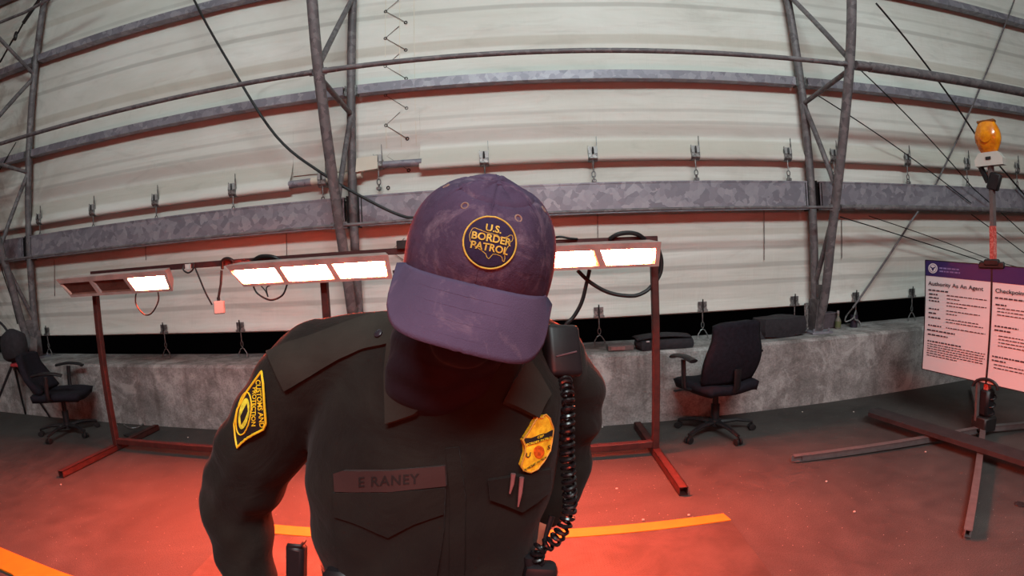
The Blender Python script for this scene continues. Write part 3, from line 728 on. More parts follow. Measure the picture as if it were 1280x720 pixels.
m = MB(); m.prism([(1.115, 2.35, .0), (1.09, 1.2, .0), (-1.70, 1.2, .0), (-1.72, 2.35, .0)], (0, 0, .012)); o = m.build('tread_plate', plate_mat(), smooth=False); tag(o, 'large textured steel tread plate on the floor under the person', 'plate')
M_YEL = simple('yellow_paint', rgb(205, 128, 22), .6, ns=8, var=.1, bump=.3, bs=80)
m = MB(); m.prism([(1.115, 2.355, .0), (1.10, 2.435, .0), (-1.72, 2.455, .0), (-1.73, 2.355, .0)], (0, 0, .014)); o = m.build('yellow_stripe', M_YEL, smooth=False); tag(o, 'bright yellow stripe across the floor along the far edge of the tread plate', 'stripe')
m = MB(); m.prism([at(-60, 652, Z=0), at(0, 686, Z=0), at(82, 719, Z=0), at(140, 738, Z=0), at(40, 738, Z=0), at(15, 719, Z=0), at(0, 712, Z=0), at(-60, 685, Z=0)], (0, 0, .013)); o = m.build('yellow_stripe', M_YEL, smooth=False); tag(o, 'yellow painted patch in the bottom left corner of the floor', 'stripe')
# crumbs of concrete
spots = [(76, 606), (235, 547), (470-20, 0), (771, 611), (804, 650), (861, 644), (1157, 565), (1068, 640), (1033, 602), (1003, 515), (1067, 515), (835, 525), (753, 534)]
k = 0
words = ['left of the frame foot', 'under the left part of the bottom rail', '', 'below the bottom rail right of the person', 'just above the yellow stripe, left one', 'just above the yellow stripe, right one', 'left of the sign leg, under the plank', 'in the open floor at right', 'in the open floor under the long metal leg', 'at the wall left of the plank tip', 'left of the plank tip', 'in front of the concrete wall behind the right post', 'by the concrete wall right of the person']
for i, (x, y) in enumerate(spots):
    if y == 0: continue
    p = at(x, y, Z=.004); mm = MB().ball((p.x, p.y, .006), (.009, .008, .006), 1)
    o = mm.build('concrete_crumb', simple('crumb', rgb(190, 180, 172), .8) if k == 0 else bpy.data.materials['crumb']); k = 1
    tag(o, 'tiny pale concrete crumb ' + words[i], 'crumb', 'concrete crumbs on the floor')
o = MB().lathe([(.036, 0), (.034, .006), (.02, .008)], at(1275, 631, Z=0), n=14).build('floor_plug', M_BLACK); tag(o, 'round black plug in the floor at the right edge', 'plug')

# ================================================================== NOTICE BOARD ON STAND
def az(x, y, dist):      # a point at horizontal distance dist from the viewer
    d = ray(x, y); return EYE + d*(dist/math.hypot(d.x, d.y))
BL, BR = Vector((3.316, 3.288, 0)), Vector((3.530, 2.775, 0))
bd_ = (BR-BL).normalized(); bn = Vector((bd_.y, -bd_.x, 0)); bn = bn if bn.dot(-BL) > 0 else -bn
PW = (BR-BL).length; RL = Matrix.Rotation(0, 3, 'X')
tiltv = Vector((0, 0, 1)) + bd_*.062      # the panel leans a touch
def BP(u, v, off=0):      # u metres along the board from its left edge, v metres up from its bottom edge
    return BL + bd_*u + Vector((0, 0, .467 - .064*u)) + Vector((0, 0, v)) + bn*off
M_WHITE = simple('sign_white', rgb(214, 208, 210), .35, ns=3, var=.03, bump=.02)
M_NAVY = simple('sign_navy', rgb(44, 38, 92), .35, ns=3, var=.05, bump=.02)
M_INK = simple('sign_ink', (.03, .028, .04), .6)
M_PALE = simple('sign_pale', rgb(120, 112, 160), .5)
t = thing('notice_board', 'two-leaf white notice board with dark blue header on the right stand', 'notice board', tuple(BP(PW, 0)))
PHH = .898
def flat(parent, name, mat, u0, u1, v0, v1, off, th=.003):
    m = MB(); m.prism([BP(u0, v0, off), BP(u1, v0, off), BP(u1, v1, off), BP(u0, v1, off)], bn*th); return m.build(name, mat, parent, smooth=False)
def board_text(parent, name, txt, u, v, size, mat=M_INK, bold=.0, spacing=1.0, sx=1):
    V, F = text_mesh(txt, size, bold, 'LEFT', spacing)
    m = MB(); vs = [m.b.verts.new(BP(u + x*sx, v + y, .0135)) for x, y in V]
    for f in F:
        try: m.b.faces.new([vs[i] for i in f])
        except ValueError: pass
    return m.build(name, mat, parent, smooth=False)
leaf = {}
for k in (0, 1):
    u0 = 0 if k == 0 else PW+.004; u1 = u0 + PW-.004
    pn = flat(t, 'sign_leaf', M_WHITE, u0, u1, 0, PHH, 0, .008)
    leaf[k] = pn
    flat(pn, 'header_band', M_NAVY, u0+.001, u1-.001, PHH-.125, PHH-.001, .0085, .002)
    ed = MB()
    for a, b in (((u0, 0), (u1, 0)), ((u0, PHH), (u1, PHH)), ((u0, 0), (u0, PHH)), ((u1, 0), (u1, PHH))):
        ed.bar(BP(*a, .004), BP(*b, .004), .007, .014, up=bn)
    ed.build('edge_trim', M_BLACK, pn, smooth=False)
# seal and header lines
sb = MB(); c = BP(.068, PHH-.062, .012); sb.lathe([(.001, 0), (.040, 0), (.040, .002), (.001, .002)], c, bn, 28); seal = sb.build('round_seal', M_WHITE, leaf[0], smooth=False)
sb = MB(); sb.torus(c+bn*.003, .030, .002, bn, 28, 5); 
for dx in (-1, 1): sb.prism([BP(.068, PHH-.058, .0145), BP(.068+dx*.022, PHH-.045, .0145), BP(.068+dx*.02, PHH-.058, .0145), BP(.068, PHH-.070, .0145)], bn*.001)
sb.prism([BP(.056, PHH-.066, .0145), BP(.080, PHH-.066, .0145), BP(.068, PHH-.086, .0145)], bn*.001)
sb.build('seal_eagle', M_NAVY, seal if False else leaf[0], smooth=False)
def lines(parent, segs, th, mat=M_INK, name='text_line'):
    rr = random.Random(5)
    for u0, u1, v in segs:
        u = u0; m = MB()
        while u < u1-.004:
            w = min(rr.uniform(.012, .034), u1-u)
            m.prism([BP(u, v-th/2, .0105), BP(u+w, v-th/2, .0105), BP(u+w, v+th/2, .0105), BP(u, v+th/2, .0105)], bn*.001)
            u += w + .007
        m.build(name, mat, parent, smooth=False)
lines(leaf[0], [(.125, .29, PHH-.055), (.125, .30, PHH-.080)], .011, M_PALE, 'header_line')
board_text(leaf[0], 'heading_text', 'Authority As An Agent', .028, PHH-.185, .044, bold=.0006, sx=1.12)
board_text(leaf[1], 'heading_text', 'Checkpoint Authority', PW+.03, PHH-.185, .044, bold=.0006, sx=1.12)
segs = [(.03, .20, .66), (.035, .11, .628), (.035, .12, .60), (.035, .125, .575), (.035, .125, .51), (.035, .10, .475), (.035, .14, .44), (.035, .15, .375), (.028, .27, .335), (.035, .21, .30), (.035, .33, .245)]
lines(leaf[0], segs, .011)
segs = [(.19, .52, .632), (.19, .30, .605), (.19, .52, .575), (.19, .36, .55), (.19, .47, .51), (.19, .28, .485), (.19, .47, .442), (.19, .50, .42), (.19, .52, .375), (.035, .53, .222), (.035, .52, .203), (.035, .53, .184), (.035, .51, .165), (.035, .52, .146), (.035, .30, .127)]
lines(leaf[0], segs, .007)
o0 = PW
lines(leaf[1], [(o0+.03, o0+.3, .66), (o0+.035, o0+.12, .61), (o0+.035, o0+.22, .45), (o0+.035, o0+.16, .42), (o0+.03, o0+.4, .22), (o0+.03, o0+.14, .19)], .011)
lines(leaf[1], [(o0+.05, o0+.5, .585), (o0+.05, o0+.52, .56), (o0+.05, o0+.3, .535), (o0+.07, o0+.5, .38), (o0+.07, o0+.52, .355), (o0+.07, o0+.5, .33), (o0+.07, o0+.4, .305), (o0+.05, o0+.5, .16), (o0+.05, o0+.3, .135)], .007)

# the stand
t = thing('sign_stand', 'portable sign stand with grey folding legs and upright pole at right', 'stand', (3.50, 2.75, 0))
PX = at(1240, 250, Y=2.80).x
PB = Vector((3.53, 2.80, 0)); back = -bn*.03
pole0 = Vector((BR.x, BR.y, 0)) + back
M_LEG = simple('stand_leg_steel', rgb(120, 112, 112), .5, .5, ns=20, var=.15)
M_RW = NT('reflective_tape'); M_RW.set(color=M_RW.ramp(M_RW.noise(70, 3), [(.42, rgb(180, 70, 62)), (.6, rgb(206, 128, 120))]), rough=.4); M_RW = M_RW.m
hub = Vector((BR.x, BR.y, 0)) - bn*.06
for nm, e in (('left', at(992, 573, Z=.03)), ('near', at(1209, 667, Z=.03)), ('right', Vector((5.05, 2.42, .03))), ('far', Vector((4.55, 3.75, .03)))):
    a = hub + Vector((0, 0, .05)); d = (e-a).normalized()
    hollow_bar(a+d*.03, e, .045).build('leg', M_LEG, t, smooth=False)
m = MB(); m.box((hub.x, hub.y, .10), (.15, .15, .12), bevel=.012); m.build('leg_hub', M_DARKST, t)
m = MB()
for q in (-.045, .045):
    m.tube([(hub.x+bd_.x*q+.03*math.cos(a/3), hub.y+bd_.y*q+.03*math.sin(a/3), .14+.2*a/60) for a in range(0, 61)], .008, 6)
m.box((hub.x, hub.y, .27), (.10, .10, .22), bevel=.02)
m.build('spring_base', M_BLACK, t)
top = Vector((BR.x, BR.y, 0)) + back
MB().box(((hub.x+top.x)/2, (hub.y+top.y)/2, .40), (.045, .045, .16), bevel=.003).build('lower_mast', M_RW, t, smooth=False)
m = MB(); pa = Vector((top.x, top.y, .36)); pb = Vector((top.x+.02, top.y+.0, 2.07)); 
m.bar((hub.x, hub.y, .30), Vector((top.x, top.y, 1.40)), .035, .035); m.bar(Vector((top.x, top.y, 1.38)), pb, .035, .035); m.build('mast', M_LEG, t, smooth=False)
m = MB(); m.bar(Vector((top.x, top.y, 1.34)), Vector((top.x+.002, top.y, 1.62)), .039, .039); m.build('reflective_sleeve', M_RW, t, smooth=False)
m = MB(); m.bar(hub+Vector((-.06, .03, .12)), BP(PW-.07, 0, .0)+Vector((0, 0, .02)), .03, .02); m.build('strut', M_LEG, t, smooth=False)
# clamps that grip the board
m = MB(); cc = BP(PW, 0, .012)
m.tube([cc + bd_*.10*math.cos(a) + Vector((0, 0, .07*math.sin(a)-.035)) for a in [PI*k/12 for k in range(13)]], .013, 8); m.build('bottom_clamp', M_BLACK, t)
m = MB(); cc = BP(PW, PHH, .01); m.bar(cc-bd_*.10, cc+bd_*.10, .05, .03, up=bn, bevel=.008); m.bar(cc-bd_*.06+Vector((0, 0, .02)), cc+bd_*.06+Vector((0, 0, .02)), .05, .045, up=bn, bevel=.01); m.build('top_clamp', M_BLACK, t)
# ballast plank lying over the legs
pl = [Vector(p) for p in ((2.86, 3.42, .078), (2.93, 3.50, .078), (3.03, 3.49, .078), (3.38, 2.0, .078), (3.40, 1.2, .078), (3.22, 1.2, .078), (3.19, 2.0, .078))]
m = MB(); m.prism(pl, (0, 0, .035)); o = m.build('ballast_plank', simple('black_rubber', (.022, .018, .020), .75, ns=12, var=.4), smooth=False); tag(o, 'long flat black rubber plank laid across the sign stand legs', 'plank')
# amber warning lamp
LZ = 2.07
lc = Vector((pb.x, pb.y, LZ))
t = thing('warning_lamp', 'amber barricade warning lamp on top of the sign pole', 'lamp', tuple(lc))
m = MB(); Rz = Matrix((bd_, -bn, Vector((0, 0, 1)))).transposed()
def L3(x, y, z): return lc + Rz @ Vector((x, y, z))
m.prism([L3(-.11, -.05, 0), L3(.11, -.05, 0), L3(.11, -.05, .05), L3(.075, -.05, .10), L3(-.075, -.05, .10), L3(-.11, -.05, .05)], -bn*.10 if False else (Rz @ Vector((0, .10, 0)))); m.build('battery_case', simple('lamp_white', rgb(190, 188, 180), .5, ns=5, var=.06), t, smooth=False)
MB().box(L3(0, -.052, .055), (.04, .008, .022), Rz).build('switch_window', M_DARKST, t)
M_AMB = NT('amber_lens'); M_AMB.set(color=M_AMB.ramp(M_AMB.noise(14, 3), [(.3, rgb(190, 96, 8)), (.7, rgb(238, 152, 20))]), rough=.22, spec=.6, coat=.5)
vb = M_AMB.voro(60); M_AMB.bump(vb, .3, .004); M_AMB = M_AMB.m
m = MB()
def lens(u, v):
    a = 2*PI*u; zz = .10 + .24*v
    w = .060 + .042*math.sin(min(1, v*1.15)*PI*.92+.12); 
    w = .062+.04*math.sin(PI*min(1, v*1.02)) 
    d = .035+.045*math.sin(PI*v)
    ex = .75
    c_, s_ = math.cos(a), math.sin(a)
    return L3(w*abs(c_)**ex*(1 if c_ > 0 else -1), d*abs(s_)**ex*(1 if s_ > 0 else -1), zz)
m.grid(lens, 28, 14); m.build('lens', M_AMB, t)
m = MB(); m.lathe([(.045, -.003), (.045, .003), (.001, .012)], L3(0, -.078, .215), Rz @ Vector((0, -1, 0)), 20); m.build('lens_boss', M_AMB, t)
MB().box(L3(0, 0, .338), (.135, .075, .02), Rz, bevel=.004).build('lens_top', simple('lamp_top', rgb(112, 66, 20), .6), t)
m = MB(); m.bar(L3(-.08, 0, 0), L3(-.03, 0, -.12), .03, .03); m.box(L3(.02, .0, -.12), (.09, .07, .13), Rz @ Matrix.Rotation(.35, 3, 'Y'), bevel=.01); m.build('mount_clamp', M_BLACK, t)

# ================================================================== LIGHT
w = bpy.data.worlds.new('world'); sc.world = w; w.use_nodes = True
w.node_tree.nodes['Background'].inputs[0].default_value = (.02, .02, .025, 1); w.node_tree.nodes['Background'].inputs[1].default_value = .3
def spot(name, loc, to, power, col, size, angle, blend=.8):
    l = bpy.data.lights.new(name, 'SPOT'); l.energy = power; l.color = col; l.shadow_soft_size = size; l.spot_size = math.radians(angle); l.spot_blend = blend
    o = bpy.data.objects.new(name, l); COL.objects.link(o); o.location = loc
    o.rotation_euler = (Vector(to)-Vector(loc)).to_track_quat('-Z', 'Y').to_euler(); return o
def area(name, loc, to, power, col, sx, sy):
    l = bpy.data.lights.new(name, 'AREA'); l.energy = power; l.color = col; l.shape = 'RECTANGLE'; l.size = sx; l.size_y = sy
    o = bpy.data.objects.new(name, l); COL.objects.link(o); o.location = loc
    o.rotation_euler = (Vector(to)-Vector(loc)).to_track_quat('-Z', 'Y').to_euler(); return o
area('hall_flood', (.7, -3.0, 5.9), (.5, 4.6, 3.4), 440, (.82, 1, 1), 4.2, .9)
area('heater_row_behind', (.2, -1.6, 1.75), (.6, 2.4, 0), 48, (1, .085, .04), 2.4, .18)
area('hall_ceiling_light', (0, -2.5, 7.5), (0, -1.5, 0), 75, (.90, .97, 1), 3.0, 1.2)
sc.view_settings.view_transform = 'Standard'; sc.view_settings.look = 'None'; sc.view_settings.gamma = 1; sc.view_settings.exposure = 0
sc.view_settings.use_curve_mapping = False
sc.cycles.max_bounces = 6; sc.cycles.diffuse_bounces = 3; sc.cycles.caustics_reflective = False; sc.cycles.caustics_refractive = False
sc.cycles.use_denoising = True; sc.cycles.sample_clamp_indirect = 4
# ================================================================== PERSON
# stands about 0.7 m in front of the lens, head bowed, chest turned a little to the viewer's left
def sq(v, p): return abs(v)**p*(1 if v >= 0 else -1)
def loft(mb, secs, n=20, pw=1.0):
    """secs: (centre, rx, ry, xaxis, yaxis) closed tapered solid"""
    rings = []
    for c, rx, ry, ax, ay in secs:
        c = Vector(c); rings.append([mb.b.verts.new(c + ax*rx*sq(math.cos(2*PI*k/n), pw) + ay*ry*sq(math.sin(2*PI*k/n), pw)) for k in range(n)])
    for a, b in zip(rings, rings[1:]):
        for k in range(n): mb.b.faces.new((a[k], a[(k+1) % n], b[(k+1) % n], b[k]))
    mb.b.faces.new(rings[0][::-1]); mb.b.faces.new(rings[-1])
def limb(mb, pts, rs, n=18, ends=True):
    pts = [Vector(p) for p in pts]
    P_ = spline(pts, 5); N = len(P_); R_ = []
    for i in range(N):
        t = i/5; k = min(int(t), len(rs)-2); R_.append(rs[k]+(rs[k+1]-rs[k])*(t-k))
    mb.tube(P_, 0, n, rs=R_)
    if ends:
        mb.ball(P_[0], R_[0]*.98, 3); mb.ball(P_[-1], R_[-1]*.98, 3)
def remeshed(mb, name, voxel, mat, parent, smooth=6, post=None):
    """fuse overlapping closed shapes into one continuous skin"""
    bmesh.ops.recalc_face_normals(mb.b, faces=mb.b.faces)
    me = bpy.data.meshes.new(name); mb.b.to_mesh(me); mb.b.free()
    o = bpy.data.objects.new(name, me); COL.objects.link(o)
    m = o.modifiers.new('r', 'REMESH'); m.mode = 'VOXEL'; m.voxel_size = voxel
    s = o.modifiers.new('s', 'SMOOTH'); s.factor = .5; s.iterations = smooth
    dg = bpy.context.evaluated_depsgraph_get()
    me2 = bpy.data.meshes.new_from_object(o.evaluated_get(dg))
    bpy.data.objects.remove(o); bpy.data.meshes.remove(me)
    me2.name = name
    if post: post(me2)
    o = bpy.data.objects.new(name, me2); COL.objects.link(o)
    me2.materials.clear(); me2.materials.append(mat); me2.shade_smooth()
    if parent is not None:
        o.parent = parent; o.matrix_parent_inverse = Matrix.Translation(-parent.location) if parent.type == 'EMPTY' else Matrix.Identity(4)
    return o
def bvh_of(o):
    me = o.data
    return BVHTree.FromPolygons([v.co[:] for v in me.vertices], [p.vertices[:] for p in me.polygons])

YAW = math.radians(17)
RT = Vector((math.cos(YAW), -math.sin(YAW), 0))     # viewer-right along the chest
FW = Vector((-math.sin(YAW), -math.cos(YAW), 0))    # chest normal
UPV = Vector((0, 0, 1))
PER = thing('person', 'person in dark green uniform and faded blue cap, head bowed, standing in front', 'person', (-.20, .86, 0.014))

def cloth(name, lo, hi, sheen=.0, wr=1.0):
    t = NT(name)
    n = t.noise(9, 5, .6)
    t.set(color=t.ramp(n, [(.3, lo), (.7, hi)]), rough=.86, spec=.18, sheen=.04)
    h = t.math('ADD', t.math('MULTIPLY', t.noise(420, 2), .05), t.math('MULTIPLY', t.noise(7, 4, .5, None, 1.2), 1.0))
    t.bump(h, .5*wr, .02)
    return t.m
M_SHIRT = cloth('uniform_cloth', rgb(21, 20, 18), rgb(31, 30, 26))
M_SHIRT2 = cloth('uniform_cloth_panel', rgb(36, 36, 32), rgb(47, 46, 41), wr=.5)
M_TROU = cloth('trouser_cloth', rgb(34, 38, 30), rgb(46, 50, 40))
M_GAIT = cloth('gaiter_cloth', rgb(24, 16, 24), rgb(34, 23, 32), wr=.6)
def skin():
    t = NT('skin'); t.set(color=t.ramp(t.noise(30, 4), [(.3, rgb(190, 138, 112)), (.7, rgb(208, 158, 130))]), rough=.5, spec=.4)
    t.b.inputs['Subsurface Weight'].default_value = .1; t.b.inputs['Subsurface Radius'].default_value = (.01, .004, .002)
    t.bump(t.noise(300, 3), .1, .001); return t.m
M_SKIN = skin()

# key joints
HC = EYE + ray(602, 318)*.665          # middle of the skull
NECK = Vector((-.135, .80, 1.385))
SR = Vector((-.365, .83, 1.325)); ER = Vector((-.605, .87, 1.045)); WR = Vector((-.587, .83, .83))
SL = Vector((.035, .90, 1.30)); EL = Vector((.075, 1.02, 1.10)); WL = Vector((.02, .93, .955))
# ---------------- body: one continuous skin
def hand(mb, wrist, dirv, palm_n, side, curl=.6, s=1.0):
    d = dirv.normalized(); pn = palm_n.normalized(); x = d.cross(pn).normalized()*side
    loft(mb, [(wrist, .027*s, .020*s, x, pn), (wrist+d*.03*s, .032*s, .017*s, x, pn), (wrist+d*.075*s, .040*s, .015*s, x, pn), (wrist+d*.095*s, .038*s, .012*s, x, pn)], 14)
    for i, (off, L) in enumerate(((-.028, .066), (-.009, .076), (.010, .071), (.028, .056))):
        b = wrist + d*.088*s + x*off*s; a = curl*.5; pts = [b-d*.02, b]; dd = d.copy(); 
        for k, f in enumerate((.45, .32, .23)):
            dd = (d*math.cos(a) + pn*math.sin(a)); pts.append(pts[-1] + dd*L*f*s); a += curl*.75
        mb.tube(pts, 0, 10, rs=[.0095*s, .0092*s, .0085*s, .0078*s, .0065*s]); mb.ball(pts[-1], .0066*s, 2)
    b = wrist + d*.025*s - x*.022*s; td = (d*.62 - x*.75 + pn*.25).normalized()
    pts = [b, b+td*.035*s, b+td*.062*s+d*.006, b+td*.062*s+(td*.4+d*.8).normalized()*.028*s]
    mb.tube(pts, 0, 10, rs=[.013*s, .012*s, .0098*s, .0072*s]); mb.ball(pts[-1], .0074*s, 2)
# head frame: FH forward (out of the face), UH crown
vd = (EYE - HC).normalized()
up0 = (UPV - vd*UPV.dot(vd)).normalized(); rt0 = up0.cross(vd).normalized()      # viewer right
if rt0.x < 0: rt0 = -rt0
ROLL = math.radians(16); PIT = math.radians(25)
upr = up0*math.cos(ROLL) + rt0*math.sin(ROLL); rtr = rt0*math.cos(ROLL) - up0*math.sin(ROLL)
FH = vd*math.cos(PIT) - upr*math.sin(PIT); UH = upr*math.cos(PIT) + vd*math.sin(PIT); RH = rtr
def HP(x, f, u): return HC + RH*x + FH*f + UH*u
HM = Matrix((RH, FH, UH)).transposed()
b = MB()
b.ball(HP(0, -.008, .0), (.075, .092, .076), 4, HM)                    # skull
b.ball(HP(0, .035, -.045), (.060, .055, .075), 4, HM)                   # face
b.ball(HP(0, .055, -.100), (.032, .028, .026), 3, HM)                   # chin
for s in (-1, 1):
    b.ball(HP(s*.034, .065, -.045), (.024, .018, .020), 3, HM)          # cheek bones
    b.ball(HP(s*.028, .082, -.005), (.026, .012, .009), 3, HM)          # brow
    b.ball(HP(s*.079, -.018, -.025), (.010, .019, .032), 3, HM)         # ear
    b.ball(HP(s*.011, .098, -.052), (.009, .010, .008), 2, HM)          # nostril wing
b.tube([HP(0, .086, -.01), HP(0, .100, -.032), HP(0, .112, -.052)], 0, 10, rs=[.009, .011, .012]); b.ball(HP(0, .110, -.052), .012, 2)
b.ball(HP(0, .088, -.078), (.024, .010, .006), 3, HM); b.ball(HP(0, .087, -.087), (.020, .010, .007), 3, HM)   # lips
limb(b, [HP(0, -.02, -.04), (HP(0, -.02, -.04)+NECK)*.5+Vector((0, .01, 0)), NECK, NECK-Vector((.01, -.01, .08))], [.058, .060, .065, .085])
# trunk under the clothes, kept slim
loft(b, [(Vector((-.20, .86, z)), rx, ry, RT, FW) for z, rx, ry in ((.86, .14, .09), (1.0, .14, .09), (1.15, .15, .09), (1.27, .15, .08), (1.34, .12, .07), (1.38, .07, .06))])
for S_, E_, W_ in ((SR, ER, WR), (SL, EL, WL)):
    limb(b, [NECK-Vector((0, 0, .08)), S_, E_, W_], [.05, .052, .042, .027])
hand(b, WR, Vector((.25, -.05, -1)), Vector((.9, .3, .2)), 1, .55)
hand(b, WL, Vector((-.55, -.62, -.55)), Vector((-.6, .6, -.1)), -1, .7)
for s, hx in ((-1, -.30), (1, -.11)):
    limb(b, [(hx+.0, .87, .90), (hx, .86, .50), (hx, .90, .12)], [.075, .055, .042])
    limb(b, [(hx, .90, .10), (hx-.01, .80, .06)], [.04, .035])
body = remeshed(b, 'body', .0045, M_SKIN, PER, 3)
# eyes
for s in (-1, 1):
    e = MB().ball(HP(s*.029, .083, -.022), .0115, 3).build('eye', simple('eye_white', rgb(220, 214, 208), .2) if s < 0 else bpy.data.materials['eye_white'], PER)
    MB().ball(HP(s*.029, .0925, -.024), (.0052, .003, .0052), 2, HM).build('iris', simple('iris', (.03, .02, .015), .2) if s < 0 else bpy.data.materials['iris'], e)
# hair: short back and sides below the cap
b = MB()
def hairf(u, v):
    a = PI*(.56+.88*u*1.0) if False else PI*(.60+.80*u) ; 
    th = -PI/2 + 0
    ang = PI*.5 + (u-.5)*PI*1.15 + PI
    return HP(.086*math.cos(ang), -.012+.104*math.sin(ang), .02-.085*v)
b.grid(hairf, 30, 8); b.build('hair', simple('hair', rgb(52, 36, 28), .8, ns=60, var=.5, bump=.8, bs=200, bd=.004), PER, solid=.010)
# dark face covering: gaiter over nose, chin and neck, falling into the collar
b = MB()
b.ball(HP(0, .036, -.062), (.067, .070, .068), 4, HM)
b.ball(HP(0, .065, -.095), (.045, .040, .040), 4, HM)
b.ball(HP(0, .095, -.055), (.024, .026, .022), 3, HM)
b.ball(HP(0, -.01, -.075), (.078, .085, .045), 4, HM)
nk = [HP(0, -.0, -.07), HP(0, .01, -.12), NECK+Vector((.01, -.055, -.015)), NECK+Vector((0, -.05, -.07))]
limb(b, nk, [.074, .072, .078, .080])
b.ball(NECK+Vector((.015, -.095, -.06)), (.088, .055, .075), 3); b.ball(NECK+Vector((.02, -.09, -.13)), (.060, .05, .065), 3)
def wrinkle(me):
    for v in me.vertices:
        p = v.co; v.co = p + Vector((0, -1, 0))*(.003*math.sin(p.z*160+math.sin(p.x*40)*1.5))
gaiter = remeshed(b, 'face_covering', .005, M_GAIT, PER, 8, wrinkle)

# ---------------- shirt
b = MB()
def T(z, cx, cy, rx, ry, yaw=YAW):
    return (Vector((cx, cy, z)), rx, ry, Vector((math.cos(yaw), -math.sin(yaw), 0)), Vector((-math.sin(yaw), -math.cos(yaw), 0)))
loft(b, [T(.90, -.20, .80, .19, .13), T(.97, -.203, .80, .205, .138), T(1.05, -.193, .80, .217, .145), T(1.13, -.178, .80, .222, .15), T(1.21, -.158, .80, .222, .15),
         T(1.28, -.145, .81, .22, .145), T(1.335, -.15, .82, .19, .125), T(1.38, -.145, .82, .15, .10), T(1.415, -.14, .82, .09, .075)], 32, .78)
# shoulders
b.ball(SR+Vector((.0, 0, -.005)), (.088, .092, .085), 4)
limb(b, [Vector((-.15, .82, 1.345)), Vector((-.27, .825, 1.335)), SR+Vector((0, 0, 0))], [.085, .085, .082])
limb(b, [SR, Vector((-.485, .85, 1.20)), ER+Vector((.0, 0, 0)), Vector((-.615, .86, .96)), WR+Vector((-.008, 0, .03))], [.088, .092, .085, .073, .056])
b.ball(ER+Vector((-.014, .01, -.02)), (.078, .085, .085), 3)
limb(b, [Vector((-.14, .83, 1.34)), Vector((-.03, .87, 1.335)), SL], [.085, .085, .08])
b.ball(SL, (.085, .09, .08), 4)
limb(b, [SL, Vector((.08, .97, 1.215)), EL, Vector((.06, .99, 1.03)), WL+Vector((.015, .02, .02))], [.080, .084, .074, .066, .05])
# stand of the collar
def shirt_post(me):
    NN = [Vector(v.normal) for v in me.vertices]
    for v in me.vertices:
        p = v.co
        arm = max(0, min(1, (-.42-p.x)/.1))
        w = .0028*arm*math.sin((p.z*1.0 + p.x*.55)*58 + 2*math.sin(p.y*9))
        w += .0016*arm*math.sin((p.z*.8 - p.x)*83)
        armr = max(0, min(1, (p.x-.07)/.06))
        w += .004*armr*math.sin((p.z + .4*p.x)*64)
        tor = max(0, min(1, (1.2-p.z)/.15))*(1-arm)
        w += .0035*tor*math.sin((p.z*1.0-p.x*.5)*52 + math.sin(p.x*14)*2)
        w += .002*math.sin(p.x*31+p.z*17)
        n = NN[v.index]; v.co = p + n*w
shirt = remeshed(b, 'shirt', .0065, M_SHIRT, PER, 10, shirt_post)
SB = bvh_of(shirt)
def hit(x, y, tree=SB):
    d = ray(x, y); r = tree.ray_cast(EYE, d)
    if r[0] is None:
        q = tree.find_nearest(EYE + d*.85); return q[0], q[1]
    n = r[1]
    if n.dot(d) > 0: n = -n
    return r[0], n
def patch_px(poly, mat, name, parent, off=.004, step=5.0, tree=None, rim=True, soft=0):
    """a flat cloth piece (outline traced on the garment) laid on the surface with real thickness"""
    tree = tree or SB
    bm = bmesh.new()
    out = []
    for i in range(len(poly)):
        a, c = poly[i], poly[(i+1) % len(poly)]; k = max(1, int(math.dist(a, c)/step))
        for j in range(k): out.append((a[0]+(c[0]-a[0])*j/k, a[1]+(c[1]-a[1])*j/k))
    import mathutils.geometry as mg
    pts = [Vector(p) for p in out]; n0 = len(pts)
    def inside(x, y):
        r = False
        for i in range(n0):
            a, c = out[i], out[(i+1) % n0]
            if (a[1] > y) != (c[1] > y) and x < (c[0]-a[0])*(y-a[1])/(c[1]-a[1])+a[0]: r = not r
        return r
    xs_ = [p[0] for p in out]; ys_ = [p[1] for p in out]
    y = min(ys_)+step/2
    while y < max(ys_):
        x = min(xs_)+step/2
        while x < max(xs_):
            if inside(x, y) and min(math.dist((x, y), p) for p in out) > step*.6: pts.append(Vector((x, y)))
            x += step
        y += step
    V, E_, F, *_ = mg.delaunay_2d_cdt(pts, [(i, (i+1) % n0) for i in range(n0)], [], 1, 1e-4)
    top = []; bot = []
    for p in V:
        h, n = hit(p.x, p.y, tree)
        top.append(bm.verts.new(h + n*off)); bot.append(bm.verts.new(h - n*.002))
    cnt = {}
    for f in F:
        f = list(f)
        bm.faces.new([top[i] for i in f]); bm.faces.new([bot[i] for i in reversed(f)])
        for i in range(len(f)):
            a, c = f[i], f[(i+1) % len(f)]; cnt[(a, c)] = cnt.get((a, c), 0)+1
    for (a, c) in cnt:
        if (c, a) not in cnt: bm.faces.new((top[c], top[a], bot[a], bot[c]))
    mb = MB(); mb.b.free(); mb.b = bm
    return mb.build(name, mat, parent)
def line_px(pts, r, mat, name, parent, off=.004, tree=None, closed=False, step=4):
    P_ = []
    q = list(pts) + ([pts[0]] if closed else [])
    for a, c in zip(q, q[1:]):
        k = max(1, int(math.dist(a, c)/step))
        for j in range(k): P_.append((a[0]+(c[0]-a[0])*j/k, a[1]+(c[1]-a[1])*j/k))
    if not closed: P_.append(q[-1])
    W = []
    for x, y in P_:
        h, n = hit(x, y, tree or SB); W.append(h+n*off)
    return MB().tube(W, r, 6, closed=closed).build(name, mat, parent)
